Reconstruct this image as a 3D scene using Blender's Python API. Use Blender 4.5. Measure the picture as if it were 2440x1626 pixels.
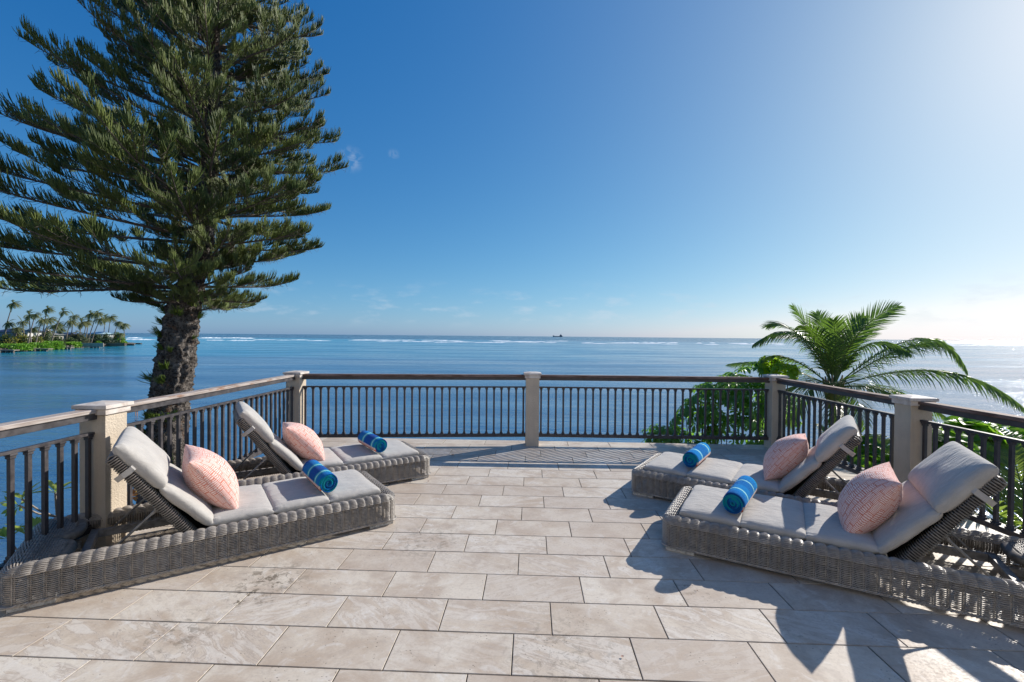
import bpy, bmesh, math, random
import numpy as np
from mathutils import Vector, Matrix, noise
R = math.radians; PI = math.pi
for o in list(bpy.data.objects): bpy.data.objects.remove(o)
S = bpy.context.scene
COL = S.collection

# ------------------------------------------------------------------ camera
FOC, PITCH, ROLL, CAMH = 1110.8, 0.01172, 0.00867, 1.6005
SEA = -8.4
cp, sp, cr_, sr_ = math.cos(PITCH), math.sin(PITCH), math.cos(ROLL), math.sin(ROLL)
fwd = Vector((0, cp, -sp)); up0 = Vector((0, sp, cp)); r0 = Vector((1, 0, 0))
rt = cr_*r0 + sr_*up0; upv = -sr_*r0 + cr_*up0
cam = bpy.data.cameras.new('camera'); co = bpy.data.objects.new('camera', cam); COL.objects.link(co)
m = Matrix((rt, upv, -fwd)).transposed().to_4x4(); m.translation = (0, 0, CAMH)
co.matrix_world = m
cam.sensor_width = 36; cam.lens = FOC/2440*36; cam.clip_end = 20000; cam.clip_start = 0.05
S.camera = co
def ray(u, v):
    return rt*((u-1220)/FOC) + upv*(-(v-813)/FOC) + fwd
def atz(u, v, z):                       # photo pixel -> point on the height z
    d = ray(u, v); t = (z-CAMH)/d.z; return Vector((0, 0, CAMH)) + d*t
def aty(u, v, y):                       # photo pixel -> point at the distance y
    d = ray(u, v); return Vector((0, 0, CAMH)) + d*(y/d.y)

# ------------------------------------------------------------------ light
SUN_AZ, SUN_EL = R(54.5), R(28.5)       # azimuth from +Y towards +X
w = bpy.data.worlds.new('World'); S.world = w; w.use_nodes = True
nt = w.node_tree; nt.nodes.clear()
wo = nt.nodes.new('ShaderNodeOutputWorld'); bg = nt.nodes.new('ShaderNodeBackground')
sky = nt.nodes.new('ShaderNodeTexSky'); sky.sky_type = 'NISHITA'; sky.sun_disc = False
sky.sun_elevation = SUN_EL; sky.sun_rotation = SUN_AZ
sky.air_density = 0.8; sky.dust_density = 0.5; sky.ozone_density = 8.0; sky.altitude = 0
bg.inputs[1].default_value = 0.10
# faint clouds: two wisps and a low bank of small cumulus, far away
tc = nt.nodes.new('ShaderNodeTexCoord'); 
def wnode(t, **k):
    n = nt.nodes.new(t)
    for a, b in k.items(): setattr(n, a, b)
    return n
def wmath(op, a, b=None, c=None, clamp=False):
    n = wnode('ShaderNodeMath', operation=op, use_clamp=clamp)
    for i, v in enumerate((a, b, c)):
        if v is None: continue
        if isinstance(v, (int, float)): n.inputs[i].default_value = v
        else: nt.links.new(v, n.inputs[i])
    return n.outputs[0]
# contrast of the sky per channel (clear, deep tropical blue)
sc_ = wnode('ShaderNodeSeparateColor'); nt.links.new(sky.outputs[0], sc_.inputs[0]); hs = wnode('ShaderNodeCombineColor')
EXPO = .25
sR, sG, sB = [wmath('MULTIPLY', sc_.outputs[k_], .1) for k_ in range(3)]
sx = wnode('ShaderNodeSeparateXYZ'); nt.links.new(tc.outputs['Generated'], sx.inputs[0])
low_ = wmath('MULTIPLY', wmath('POWER', 2.718, wmath('MULTIPLY', wmath('ABSOLUTE', sx.outputs['Z']), -16.)), 1.)
sR = wmath('MAXIMUM', wmath('MULTIPLY_ADD', sR, 1.10, -.030), .006)
sG = wmath('DIVIDE', wmath('MULTIPLY', wmath('POWER', sG, .9), 1.17), wmath('MULTIPLY_ADD', sG, .26, 1.0))
sB = wmath('MULTIPLY', wmath('MULTIPLY', wmath('POWER', sB, .52), .87), wmath('MULTIPLY_ADD', low_, .10, 1.0))
dt = wnode('ShaderNodeVectorMath', operation='DOT_PRODUCT'); nt.links.new(tc.outputs['Generated'], dt.inputs[0])
dt.inputs[1].default_value = (math.sin(SUN_AZ)*math.cos(SUN_EL), math.cos(SUN_AZ)*math.cos(SUN_EL), math.sin(SUN_EL))
glow = wmath('POWER', wmath('MAXIMUM', dt.outputs['Value'], 0.), 6.)
sR = wmath('MULTIPLY_ADD', glow, .12, sR); sG = wmath('MULTIPLY_ADD', glow, .08, sG); sB = wmath('MULTIPLY_ADD', glow, .02, sB)
sR = wmath('MINIMUM', sR, wmath('MULTIPLY', sG, .95)); sG = wmath('MINIMUM', sG, sB)
for k_, v_ in enumerate((sR, sG, sB)): nt.links.new(wmath('MULTIPLY', v_, 10/2**EXPO), hs.inputs[k_])
vm = wnode('ShaderNodeVectorMath', operation='MULTIPLY'); vm.inputs[1].default_value = (13, 13, 40)
nt.links.new(tc.outputs['Generated'], vm.inputs[0])
cn = wnode('ShaderNodeTexNoise'); cn.inputs['Scale'].default_value = 1.0; cn.inputs['Detail'].default_value = 6; cn.inputs['Roughness'].default_value = .6
nt.links.new(vm.outputs[0], cn.inputs['Vector'])
def wmap(v, a, b, c=0., d=1.):
    n = wnode('ShaderNodeMapRange'); n.interpolation_type = 'SMOOTHSTEP'
    for i, x in enumerate((a, b, c, d)): n.inputs[i+1].default_value = x
    nt.links.new(v, n.inputs[0]); return n.outputs[0]
band = wmath('MULTIPLY', wmap(sx.outputs['Z'], .01, .045), wmap(sx.outputs['Z'], .125, .06))
low = wmath('MULTIPLY', wmath('MULTIPLY', wmap(cn.outputs['Fac'], .50, .72), band), .30)
acc = low
for (u, v, rad, k) in ((835, 380, .030, .34), (938, 368, .014, .22)):
    d = ray(u, v).normalized()
    dn = wnode('ShaderNodeVectorMath', operation='DISTANCE'); dn.inputs[1].default_value = d
    nt.links.new(tc.outputs['Generated'], dn.inputs[0])
    c2 = wnode('ShaderNodeTexNoise'); c2.inputs['Scale'].default_value = 45; c2.inputs['Detail'].default_value = 5; c2.inputs['Distortion'].default_value = 1.0
    nt.links.new(tc.outputs['Generated'], c2.inputs['Vector'])
    acc = wmath('ADD', acc, wmath('MULTIPLY', wmath('MULTIPLY', wmap(dn.outputs['Value'], rad, 0.), wmap(c2.outputs['Fac'], .42, .66)), k))
mx = wnode('ShaderNodeMix', data_type='RGBA'); nt.links.new(acc, mx.inputs['Factor'])
nt.links.new(hs.outputs[0], mx.inputs['A']); mx.inputs['B'].default_value = (5.6, 6.2, 7.0, 1)
nt.links.new(mx.outputs['Result'], bg.inputs[0]); nt.links.new(bg.outputs[0], wo.inputs[0])

sl = bpy.data.lights.new('sun', 'SUN'); sl.energy = 5.0; sl.angle = R(0.5); sl.color = (1, .94, .86)
so = bpy.data.objects.new('sun', sl); COL.objects.link(so)
sdir = Vector((math.sin(SUN_AZ)*math.cos(SUN_EL), math.cos(SUN_AZ)*math.cos(SUN_EL), math.sin(SUN_EL)))
so.rotation_euler = sdir.to_track_quat('Z', 'Y').to_euler()
S.view_settings.view_transform = 'Standard'; S.view_settings.look = 'None'
S.view_settings.exposure = EXPO; S.view_settings.gamma = 1
S.cycles.max_bounces = 8; S.cycles.transparent_max_bounces = 8
rnd = random.Random(7)

# ------------------------------------------------------------------ material helper
class Mat:
    def __init__(s, name, base=(.5, .5, .5), rough=.6, metal=0., spec=.5):
        s.m = bpy.data.materials.new(name); s.m.use_nodes = True
        s.t = s.m.node_tree; s.b = s.t.nodes['Principled BSDF']
        s.b.inputs['Base Color'].default_value = (*base, 1)
        s.b.inputs['Roughness'].default_value = rough; s.b.inputs['Metallic'].default_value = metal
        s.b.inputs['Specular IOR Level'].default_value = spec
        s._tc = None
    def n(s, t, **k):
        n = s.t.nodes.new(t)
        for a, b in k.items(): setattr(n, a, b)
        return n
    def set(s, n, i, v):
        if isinstance(v, bpy.types.NodeSocket): s.t.links.new(v, n.inputs[i])
        elif v is not None:
            try: n.inputs[i].default_value = v
            except Exception: n.inputs[i].default_value = (*v, 1)
    @property
    def obj(s):
        if not s._tc: s._tc = s.n('ShaderNodeTexCoord')
        return s._tc.outputs['Object']
    @property
    def uv(s):
        s.obj; return s._tc.outputs['UV']
    def pos(s): return s.n('ShaderNodeNewGeometry').outputs['Position']
    def rand(s): return s.n('ShaderNodeObjectInfo').outputs['Random']
    def scale(s, v, xyz):
        n = s.n('ShaderNodeVectorMath', operation='MULTIPLY'); s.set(n, 0, v); n.inputs[1].default_value = xyz; return n.outputs[0]
    def vadd(s, a, b):
        n = s.n('ShaderNodeVectorMath', operation='ADD'); s.set(n, 0, a); s.set(n, 1, b); return n.outputs[0]
    def noise(s, v, sc, det=4, ro=.55, dist=0., out='Fac'):
        n = s.n('ShaderNodeTexNoise'); s.set(n, 'Vector', v); n.inputs['Scale'].default_value = sc
        n.inputs['Detail'].default_value = det; n.inputs['Roughness'].default_value = ro; n.inputs['Distortion'].default_value = dist
        return n.outputs[out]
    def wave(s, v, sc, dist=0, det=2, dsc=1, prof='SIN', dirn='X', bands=True):
        n = s.n('ShaderNodeTexWave'); n.wave_type = 'BANDS' if bands else 'RINGS'; n.wave_profile = prof
        if bands: n.bands_direction = dirn
        s.set(n, 'Vector', v); n.inputs['Scale'].default_value = sc; n.inputs['Distortion'].default_value = dist
        n.inputs['Detail'].default_value = det; n.inputs['Detail Scale'].default_value = dsc
        return n.outputs['Fac']
    def vor(s, v, sc, feat='F1', out='Distance', rn=1.):
        n = s.n('ShaderNodeTexVoronoi', feature=feat); s.set(n, 'Vector', v); n.inputs['Scale'].default_value = sc
        n.inputs['Randomness'].default_value = rn
        return n.outputs[out]
    def math(s, op, a, b=None, c=None, clamp=False):
        n = s.n('ShaderNodeMath', operation=op, use_clamp=clamp)
        for i, x in enumerate((a, b, c)):
            if x is not None: s.set(n, i, x)
        return n.outputs[0]
    def map(s, v, a, b, c=0., d=1., smooth=True):
        n = s.n('ShaderNodeMapRange'); n.interpolation_type = 'SMOOTHSTEP' if smooth else 'LINEAR'
        s.set(n, 0, v)
        for i, x in enumerate((a, b, c, d)): n.inputs[i+1].default_value = x
        return n.outputs[0]
    def mix(s, f, a, b, mode='MIX'):
        n = s.n('ShaderNodeMix', data_type='RGBA', blend_type=mode); s.set(n, 'Factor', f)
        s.set(n, 'A', a); s.set(n, 'B', b); return n.outputs['Result']
    def ramp(s, f, stops):
        n = s.n('ShaderNodeValToRGB'); s.set(n, 0, f); e = n.color_ramp.elements
        while len(e) < len(stops): e.new(.5)
        for i, (p, c) in enumerate(stops): e[i].position = p; e[i].color = (*c, 1)
        return n.outputs[0]
    def col(s, c): s.set(s.b, 'Base Color', c); return s
    def bump(s, h, st=.3, d=.01):
        n = s.n('ShaderNodeBump'); s.set(n, 'Height', h); n.inputs['Strength'].default_value = st; n.inputs['Distance'].default_value = d
        s.t.links.new(n.outputs[0], s.b.inputs['Normal']); return s
def c3(*a): return tuple(a)

def leafmat(name, c1, c2, trans=.35, rough=.45, spec=.5, tcol=None):
    M = Mat(name, c1, rough, spec=spec)
    r = M.rand(); nz = M.noise(M.pos(), 2.3, 3)
    f = M.math('ADD', M.math('MULTIPLY', r, .5), M.math('MULTIPLY', M.map(nz, .35, .65), .5))
    c = M.mix(f, c1, c2); M.col(c)
    tr = M.n('ShaderNodeBsdfTranslucent'); 
    tcv = tcol or (c2[0]*1.6, c2[1]*2.0, c2[2]*.7)
    tr.inputs[0].default_value = (*tcv, 1)
    ms = M.n('ShaderNodeMixShader'); ms.inputs[0].default_value = trans
    M.t.links.new(M.b.outputs[0], ms.inputs[1]); M.t.links.new(tr.outputs[0], ms.inputs[2])
    M.t.links.new(ms.outputs[0], M.t.nodes['Material Output'].inputs[0])
    return M.m

# tile
def tile_material():
    M = Mat('travertine', (.45, .4, .35), .6, spec=.4)
    r = M.rand(); 
    cv = M.n('ShaderNodeCombineXYZ'); M.set(cv, 0, M.math('MULTIPLY', r, 37.)); M.set(cv, 1, M.math('MULTIPLY', r, 91.)); M.set(cv, 2, M.math('MULTIPLY', r, 53.))
    rr = M.n('ShaderNodeVectorRotate'); rr.rotation_type = 'Z_AXIS'; M.set(rr, 'Vector', M.obj); M.set(rr, 'Angle', M.map(r, 0, 1, -.6, .75, False))
    p = M.vadd(rr.outputs[0], cv.outputs[0])
    big = M.noise(p, 3.2, 5, .6, .4)
    veinp = M.scale(p, (1.6, 7, 1)); vein = M.noise(veinp, 2.2, 7, .62, 1.1)
    r2 = M.math('FRACT', M.math('MULTIPLY', r, 17.3)); r3 = M.math('FRACT', M.math('MULTIPLY', r, 7.77))
    base = M.mix(r2, (.62, .54, .44), (.70, .635, .535))
    c = M.mix(M.map(big, .38, .66), base, (.48, .385, .295))
    c = M.mix(M.math('MULTIPLY', M.map(vein, .40, .60), M.map(r3, .2, .9, .15, .75)), c, (.70, .65, .58))
    line = M.math('ABSOLUTE', M.math('SUBTRACT', vein, .5))
    c = M.mix(M.math('MULTIPLY', M.map(line, .022, .0), M.map(r3, .3, 1., .15, .65)), c, (.33, .26, .21))
    blot = M.noise(p, 7, 5, .65, 1.2); c = M.mix(M.math('MULTIPLY', M.map(blot, .52, .68), .45), c, (.42, .35, .29)); c = M.mix(M.math('MULTIPLY', M.map(blot, .46, .32), .5), c, (.74, .71, .66))
    r4 = M.math('FRACT', M.math('MULTIPLY', r, 29.7)); c = M.mix(M.map(r4, .45, 1., 0, .5), c, (.47, .385, .31))
    fine = M.noise(p, 60, 3, .7)
    c = M.mix(M.math('MULTIPLY', M.map(fine, .45, .7), .22), c, (.34, .29, .25))
    # pits and dirt
    pit = M.vor(M.scale(p, (1, 1.6, 1)), 34); pm = M.noise(p, 5, 3)
    pits = M.math('MULTIPLY', M.map(pit, .17, .10), M.map(pm, .50, .62))
    c = M.mix(M.math('MULTIPLY', pits, .85), c, (.10, .08, .065))
    dn = M.noise(M.pos(), 1.15, 6, .7, .6); dn2 = M.noise(M.pos(), 22, 4, .7)
    dirt = M.math('MULTIPLY', M.map(dn, .60, .70), M.map(dn2, .50, .62))
    c = M.mix(M.math('MULTIPLY', dirt, .7), c, (.13, .11, .085))
    wide = M.noise(M.pos(), .55, 4, .6)
    c = M.mix(M.map(wide, .35, .7, 0, .30), c, (.40, .31, .23), 'MIX')
    st1 = atz(640, 1385, 0); st2 = atz(572, 1428, 0); st3 = atz(420, 1505, 0)
    for (c_, r_, k_) in ((st1, .34, .85), (st2, .12, .9), (st3, .30, .55), (atz(1010, 1290, 0), .45, .45), (atz(1350, 1560, 0), .5, .4)):
        dd = M.n('ShaderNodeVectorMath', operation='DISTANCE'); M.set(dd, 0, M.pos()); dd.inputs[1].default_value = c_
        sn = M.noise(M.pos(), 17, 6, .75, .8)
        c = M.mix(M.math('MULTIPLY', M.math('MULTIPLY', M.map(dd.outputs['Value'], r_, r_*.2), M.map(sn, .50, .60)), k_), c, (.15, .12, .085))
    # worn darker edge next to the joints
    sp_ = M.n('ShaderNodeSeparateXYZ'); M.set(sp_, 0, M.obj)
    ex = M.math('SUBTRACT', .3055, M.math('ABSOLUTE', sp_.outputs[0])); ey = M.math('SUBTRACT', .1518, M.math('ABSOLUTE', sp_.outputs[1]))
    e = M.math('MINIMUM', ex, ey); e = M.math('ADD', e, M.math('MULTIPLY', M.noise(M.pos(), 30, 3), .008))
    c = M.mix(M.map(e, .012, .002, 0, .5), c, (.20, .165, .13))
    M.col(c)
    M.set(M.b, 'Roughness', M.map(fine, .3, .7, .42, .68))
    h = M.math('ADD', M.math('MULTIPLY', fine, .25), M.math('ADD', M.math('MULTIPLY', vein, .5), M.math('MULTIPLY', pits, -1.4)))
    M.bump(h, .35, .004)
    return M.m
MT = tile_material()
M = Mat('grout', (.22, .19, .16), .95); g = M.noise(M.pos(), 5, 5, .7); g2 = M.noise(M.pos(), 120, 3)
M.col(M.mix(M.map(g, .5, .72), (.06, .05, .042), (.42, .37, .32))).bump(g2, .6, .004); MGROUT = M.m
def stucco(name, c):
    M = Mat(name, c, .9, spec=.2); a = M.noise(M.pos(), 60, 4, .7); b = M.noise(M.pos(), 3, 5, .6)
    dr = M.noise(M.scale(M.pos(), (9, 9, .8)), 2.2, 4)
    cc = M.mix(M.map(b, .3, .7), c, tuple(x*.86 for x in c))
    cc = M.mix(M.map(dr, .5, .75, 0, .25), cc, tuple(x*.62 for x in c))
    M.col(cc).bump(a, .8, .012); return M.m
MST = stucco('post_stucco', (.62, .53, .42))
MWALL = stucco('wall_stucco', (.5, .43, .34))
M = Mat('cap_stone', (.62, .57, .52), .7); a = M.noise(M.pos(), 9, 6, .65, .6); b = M.noise(M.pos(), 70, 3)
M.col(M.mix(M.map(a, .35, .7), (.68, .63, .58), (.47, .40, .35))).bump(b, .25, .003); MCAP = M.m
def metal_brown(name, c, ro=.42):
    M = Mat(name, c, ro, 0., .5); a = M.noise(M.pos(), 14, 4); b = M.noise(M.pos(), 150, 2)
    M.col(M.mix(M.map(a, .35, .7), c, tuple(x*1.5+.004 for x in c))); M.set(M.b, 'Roughness', M.map(a, .3, .7, ro-.1, ro+.15)); M.bump(b, .12, .001); return M.m
MRAIL = metal_brown('bronze_paint', (.046, .041, .043))
def woodmat(name, g1, g2, r1, r2, lo):
    M = Mat(name, (.3, .26, .23), .75, spec=.3)
    p = M.obj; g = M.noise(M.scale(p, (1.2, 26, 26)), 3, 6, .65, .3); a = M.noise(M.scale(p, (2.2, 9, 9)), 1.6, 5, .65)
    c = M.mix(M.map(g, .3, .7), g1, g2)
    c = M.mix(M.map(a, lo, lo+.16), c, M.mix(M.map(g, .3, .7), r1, r2))
    fi = M.noise(M.scale(p, (4, 160, 160)), 2, 3)
    M.col(c).bump(M.math('ADD', g, M.math('MULTIPLY', fi, .6)), .5, .004); return M.m
MWOOD = woodmat('weathered_wood', (.50, .445, .41), (.27, .22, .19), (.30, .15, .08), (.17, .09, .055), .49)
MWOODB = woodmat('brown_wood', (.30, .21, .18), (.13, .085, .07), (.17, .10, .075), (.08, .048, .04), .42)
def wickermat(name, c1, c2):
    M = Mat(name, c1, .33, spec=.6); a = M.noise(M.obj, 26, 4, .6); b = M.noise(M.obj, 3, 3); d = M.noise(M.scale(M.obj, (6, 90, 90)), 4, 2)
    c = M.mix(M.map(a, .3, .7), c1, c2); c = M.mix(M.map(b, .35, .7, 0, .45), c, tuple(x*.62 for x in c1))
    c = M.mix(M.map(d, .55, .7, 0, .4), c, (.30, .27, .23)); M.col(c); return M.m
MWICK = wickermat('grey_wicker', (.27, .24, .21), (.46, .415, .365))
MWICKD = wickermat('dark_wicker', (.17, .15, .13), (.31, .275, .235))
MCORE = Mat('inner_frame', (.05, .045, .042), .6).m
M = Mat('grey_aluminium', (.25, .24, .23), .45); a = M.noise(M.obj, 20, 4)
M.col(M.mix(M.map(a, .35, .7), (.30, .29, .275), (.17, .16, .15))); MALU = M.m
M = Mat('foot_plastic', (.55, .54, .52), .7); a = M.noise(M.obj, 30, 5, .7); M.col(M.mix(M.map(a, .45, .7), (.6, .59, .57), (.24, .22, .2))); MFOOT = M.m
def fabric(name, c1, c2):
    M = Mat(name, c1, .92, spec=.15)
    n1 = M.noise(M.obj, 9, 5, .6); wv = M.noise(M.scale(M.obj, (260, 900, 500)), 1, 2); wv2 = M.noise(M.scale(M.obj, (900, 260, 500)), 1, 2)
    s_ = M.noise(M.scale(M.obj, (7, 60, 30)), 1.2, 4)
    c = M.mix(M.map(n1, .3, .7), c1, c2); c = M.mix(M.map(s_, .4, .75, 0, .3), c, tuple(x*.72 for x in c1))
    c = M.mix(M.map(wv, .4, .7, 0, .35), c, tuple(min(1, x*1.3) for x in c2)); M.col(c)
    wr = M.noise(M.scale(M.obj, (5, 11, 8)), 1.3, 5, .5, .8)
    h = M.math('ADD', M.math('MULTIPLY', wr, 9.), M.math('ADD', M.math('MULTIPLY', wv, .35), M.math('MULTIPLY', wv2, .35)))
    M.bump(h, .35, .004)
    M.b.inputs['Sheen Weight'].default_value = .25; M.b.inputs['Sheen Roughness'].default_value = .5
    return M.m
MFAB = fabric('cushion_fabric', (.40, .378, .35), (.47, .445, .41))
def pillowmat():
    M = Mat('pillow_print', (.8, .6, .5), .9, spec=.1)
    u = M.uv; 
    wob = M.noise(u, 6, 3, .5, 0, 'Color'); wv = M.n('ShaderNodeVectorMath', operation='SUBTRACT'); M.set(wv, 0, wob); wv.inputs[1].default_value = (.5, .5, .5)
    p = M.vadd(u, M.scale(wv.outputs[0], (.030, .030, 0)))
    sp_ = M.n('ShaderNodeSeparateXYZ'); M.set(sp_, 0, p); U, Vv = sp_.outputs[0], sp_.outputs[1]
    bw, bh = .15, .085
    rv = M.math('DIVIDE', Vv, bh); row = M.math('FLOOR', rv); fv = M.math('FRACT', rv)
    ru = M.math('DIVIDE', M.math('MULTIPLY_ADD', row, .061, U), bw); colm = M.math('FLOOR', ru); fu = M.math('FRACT', ru)
    wn = M.n('ShaderNodeTexWhiteNoise', noise_dimensions='2D'); cb = M.n('ShaderNodeCombineXYZ'); M.set(cb, 0, colm); M.set(cb, 1, row); M.set(wn, 'Vector', cb.outputs[0])
    eu = M.math('MULTIPLY', M.math('MINIMUM', fu, M.math('SUBTRACT', 1., fu)), bw); ev = M.math('MULTIPLY', M.math('MINIMUM', fv, M.math('SUBTRACT', 1., fv)), bh)
    ln_ = M.map(M.math('MINIMUM', eu, ev), .0048, .0026)
    nz = M.math('MULTIPLY', M.noise(u, 16, 3), 9.)
    s1 = M.math('SINE', M.math('MULTIPLY_ADD', U, 6.283*44, nz)); s2 = M.math('SINE', M.math('MULTIPLY_ADD', Vv, 6.283*44, nz))
    st = M.mix(M.math('GREATER_THAN', wn.outputs['Value'], .5), s1, s2)
    sw = M.map(st, -.75, .1)
    c = M.mix(sw, (.62, .22, .17), (.86, .66, .60)); c = M.mix(ln_, c, (.62, .17, .10)); M.col(c)
    M.bump(M.noise(M.obj, 14, 4, .6, .6), .45, .012)
    M.b.inputs['Sheen Weight'].default_value = .2
    return M.m
MPIL = pillowmat()
def towelmat(name='towel_print', ca=(.0, .09, .40), cb=(.0, .19, .55), th=.80):
    M = Mat(name, (.02, .2, .6), 1., spec=.05)
    v = M.uv; a = M.wave(M.scale(v, (1, .35, 1)), .36, 4., 1, .8, dirn='X'); b = M.wave(M.scale(v, (1, .30, 1)), .55, 6.5, 1, .7, dirn='X')
    c = M.mix(M.map(a, .48, .60), ca, cb); c = M.mix(M.map(b, th, th+.06), c, (.0, .40, .52)); c = M.mix(M.map(b, .975, .985), c, (.35, .70, .78))
    sv = M.n('ShaderNodeSeparateXYZ'); M.set(sv, 0, v)
    y = sv.outputs[1]; so_ = M.n('ShaderNodeSeparateXYZ'); M.set(so_, 0, M.obj)
    endf = M.map(M.math('ABSOLUTE', so_.outputs[1]), .262, .270); sw_ = M.wave(v, .55, 7., 3, 1.5, dirn='Y')
    c = M.mix(M.math('MULTIPLY', endf, M.map(sw_, .5, .7)), c, (.0, .32, .42)); c = M.mix(M.math('MULTIPLY', endf, M.map(sw_, .35, .15, 0, .6)), c, (.0, .03, .18))
    c = M.mix(M.map(y, 3.71, 3.715), c, (.75, .62, .55)); c = M.mix(M.map(y, 3.76, 3.765), c, (.72, .16, .08)); 
    M.col(c); M.bump(M.noise(M.obj, 190, 3, .8), 1., .010); M.b.inputs['Sheen Weight'].default_value = .08; return M.m
MTOW = towelmat(); MTOWB = towelmat('plain_blue_towel', (.0, .17, .52), (.0, .23, .62), .935)
def barkmat():
    M = Mat('bark', (.14, .11, .09), .9, spec=.15); a = M.vor(M.scale(M.pos(), (1, 1, .7)), 17); b = M.noise(M.pos(), 26, 6, .8); c_ = M.noise(M.pos(), 6, 5, .7)
    c = M.mix(M.map(b, .38, .62), (.035, .028, .025), (.24, .21, .185)); c = M.mix(M.map(c_, .50, .62, 0, .65), c, (.36, .33, .30))
    c = M.mix(M.map(a, .18, .02, 0, .8), c, (.02, .016, .014)); c = M.mix(M.map(M.noise(M.pos(), 4.3, 5, .7), .60, .68, 0, .7), c, (.26, .13, .065))
    M.col(c).bump(M.math('ADD', M.math('MULTIPLY', a, 1.2), b), 1., .07); return M.m
MBARK = barkmat()
M = Mat('twig_bark', (.10, .075, .06), .85); M.col(M.mix(M.noise(M.pos(), 30, 4), (.06, .045, .035), (.19, .15, .12))); MTWIG = M.m
MPINE = leafmat('pine_foliage', (.045, .085, .030), (.25, .30, .085), .30, .5, .35, (.30, .38, .08))
MPALM = leafmat('coconut_frond', (.035, .075, .020), (.10, .15, .035), .30, .33, .6, (.26, .46, .05))
MUMB = leafmat('umbrella_leaf', (.035, .10, .022), (.12, .26, .035), .45, .35, .6, (.28, .58, .05))
MBROAD = leafmat('broad_leaf', (.045, .14, .03), (.16, .32, .04), .5, .4, .5, (.40, .72, .05))
MARECA = leafmat('areca_frond', (.05, .11, .03), (.16, .22, .05), .40, .38, .5, (.45, .62, .10))
MTWIGL = leafmat('long_leaf', (.14, .22, .04), (.34, .40, .09), .4, .4, .5, (.60, .75, .15))
MCROTON = leafmat('croton_leaf', (.45, .10, .06), (.55, .38, .10), .3, .4, .5, (.7, .4, .1))
MDPALM = leafmat('far_palm_frond', (.07, .10, .03), (.22, .22, .09), .35, .5, .4, (.25, .28, .08))
MHEDGE = leafmat('hedge_leaf', (.10, .24, .015), (.20, .38, .03), .25, .5, .4, (.25, .5, .03))
MBUSHF = leafmat('far_bush', (.03, .06, .02), (.10, .13, .05), .2, .6, .3, (.15, .22, .06))
MYEL = leafmat('yellow_bush', (.10, .12, .02), (.28, .26, .05), .25, .5, .4, (.4, .4, .06))
def plain(name, c, ro=.7, var=.25, sc=6., bump=.2):
    M = Mat(name, c, ro); a = M.noise(M.pos(), sc, 5, .6); M.col(M.mix(M.map(a, .35, .7), c, tuple(x*(1-var) for x in c))).bump(a, bump, .01); return M.m

# ------------------------------------------------------------------ mesh helper
def mesh_np(name, V, F, smooth=True):
    me = bpy.data.meshes.new(name)
    me.from_pydata([tuple(v) for v in V] if not isinstance(V, np.ndarray) else V.tolist(), [], F if isinstance(F, list) else F.tolist())
    if smooth: me.polygons.foreach_set('use_smooth', [True]*len(me.polygons))
    return me
class MB:
    def __init__(s): s.V = []; s.F = []; s.UV = None
    def add(s, V, F):
        b = len(s.V); s.V.extend([tuple(v) for v in V]); s.F.extend([tuple(i+b for i in f) for f in F])
    def box(s, x0, x1, y0, y1, z0, z1, mat=None, bev=0.):
        if bev > 0:
            b = bev; P = []
            for (zz, i) in ((z0, b), (z0+b, 0), (z1-b, 0), (z1, b)):
                P += [(x0+i, y0+i, zz), (x1-i, y0+i, zz), (x1-i, y1-i, zz), (x0+i, y1-i, zz)]
            F = [(3, 2, 1, 0), (12, 13, 14, 15)]
            for k in range(3):
                for j in range(4): a = k*4+j; c = k*4+(j+1) % 4; F.append((a, c, c+4, a+4))
        else:
            P = [(x0, y0, z0), (x1, y0, z0), (x1, y1, z0), (x0, y1, z0), (x0, y0, z1), (x1, y0, z1), (x1, y1, z1), (x0, y1, z1)]
            F = [(3, 2, 1, 0), (4, 5, 6, 7), (0, 1, 5, 4), (1, 2, 6, 5), (2, 3, 7, 6), (3, 0, 4, 7)]
        if mat is not None: P = [mat @ Vector(p) for p in P]
        s.add(P, F); return s
    def tube(s, pts, rad, n=6, closed=False, cap=True, up=None):
        pts = [Vector(p) for p in pts]; N = len(pts)
        if not hasattr(rad, '__len__'): rad = [rad]*N
        V = []; F = []
        prev = None
        for i, p in enumerate(pts):
            if closed: t = pts[(i+1) % N]-pts[i-1]
            else: t = pts[min(i+1, N-1)]-pts[max(i-1, 0)]
            t.normalize()
            if prev is None:
                a = up or (Vector((0, 0, 1)) if abs(t.z) < .9 else Vector((1, 0, 0)))
                x = a.cross(t).normalized()
            else:
                x = (prev - t*prev.dot(t)); x = x.normalized() if x.length > 1e-6 else t.orthogonal().normalized()
            prev = x; y = t.cross(x)
            for k in range(n):
                an = 2*PI*k/n; V.append(p + (x*math.cos(an)+y*math.sin(an))*rad[i])
        for i in range(N if closed else N-1):
            for k in range(n):
                a = i*n+k; b = i*n+(k+1) % n; j = ((i+1) % N)*n
                F.append((a, b, j+(k+1) % n, j+k))
        if cap and not closed: F.append(tuple(range(n-1, -1, -1))); F.append(tuple((N-1)*n+k for k in range(n)))
        s.add(V, F); return s
    def mesh(s, name, smooth=True): return mesh_np(name, s.V, s.F, smooth)
def ob(name, me, mat=None, parent=None, loc=(0, 0, 0), rot=None, bevel=0):
    o = bpy.data.objects.new(name, me); COL.objects.link(o)
    if mat is not None and not me.materials: me.materials.append(mat)
    o.location = loc
    if rot is not None: o.rotation_euler = rot
    if parent is not None: o.parent = parent
    return o
def tag(o, label=None, cat=None, group=None, kind=None):
    if label: o['label'] = label
    if cat: o['category'] = cat
    if group: o['group'] = group
    if kind: o['kind'] = kind
    return o
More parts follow.
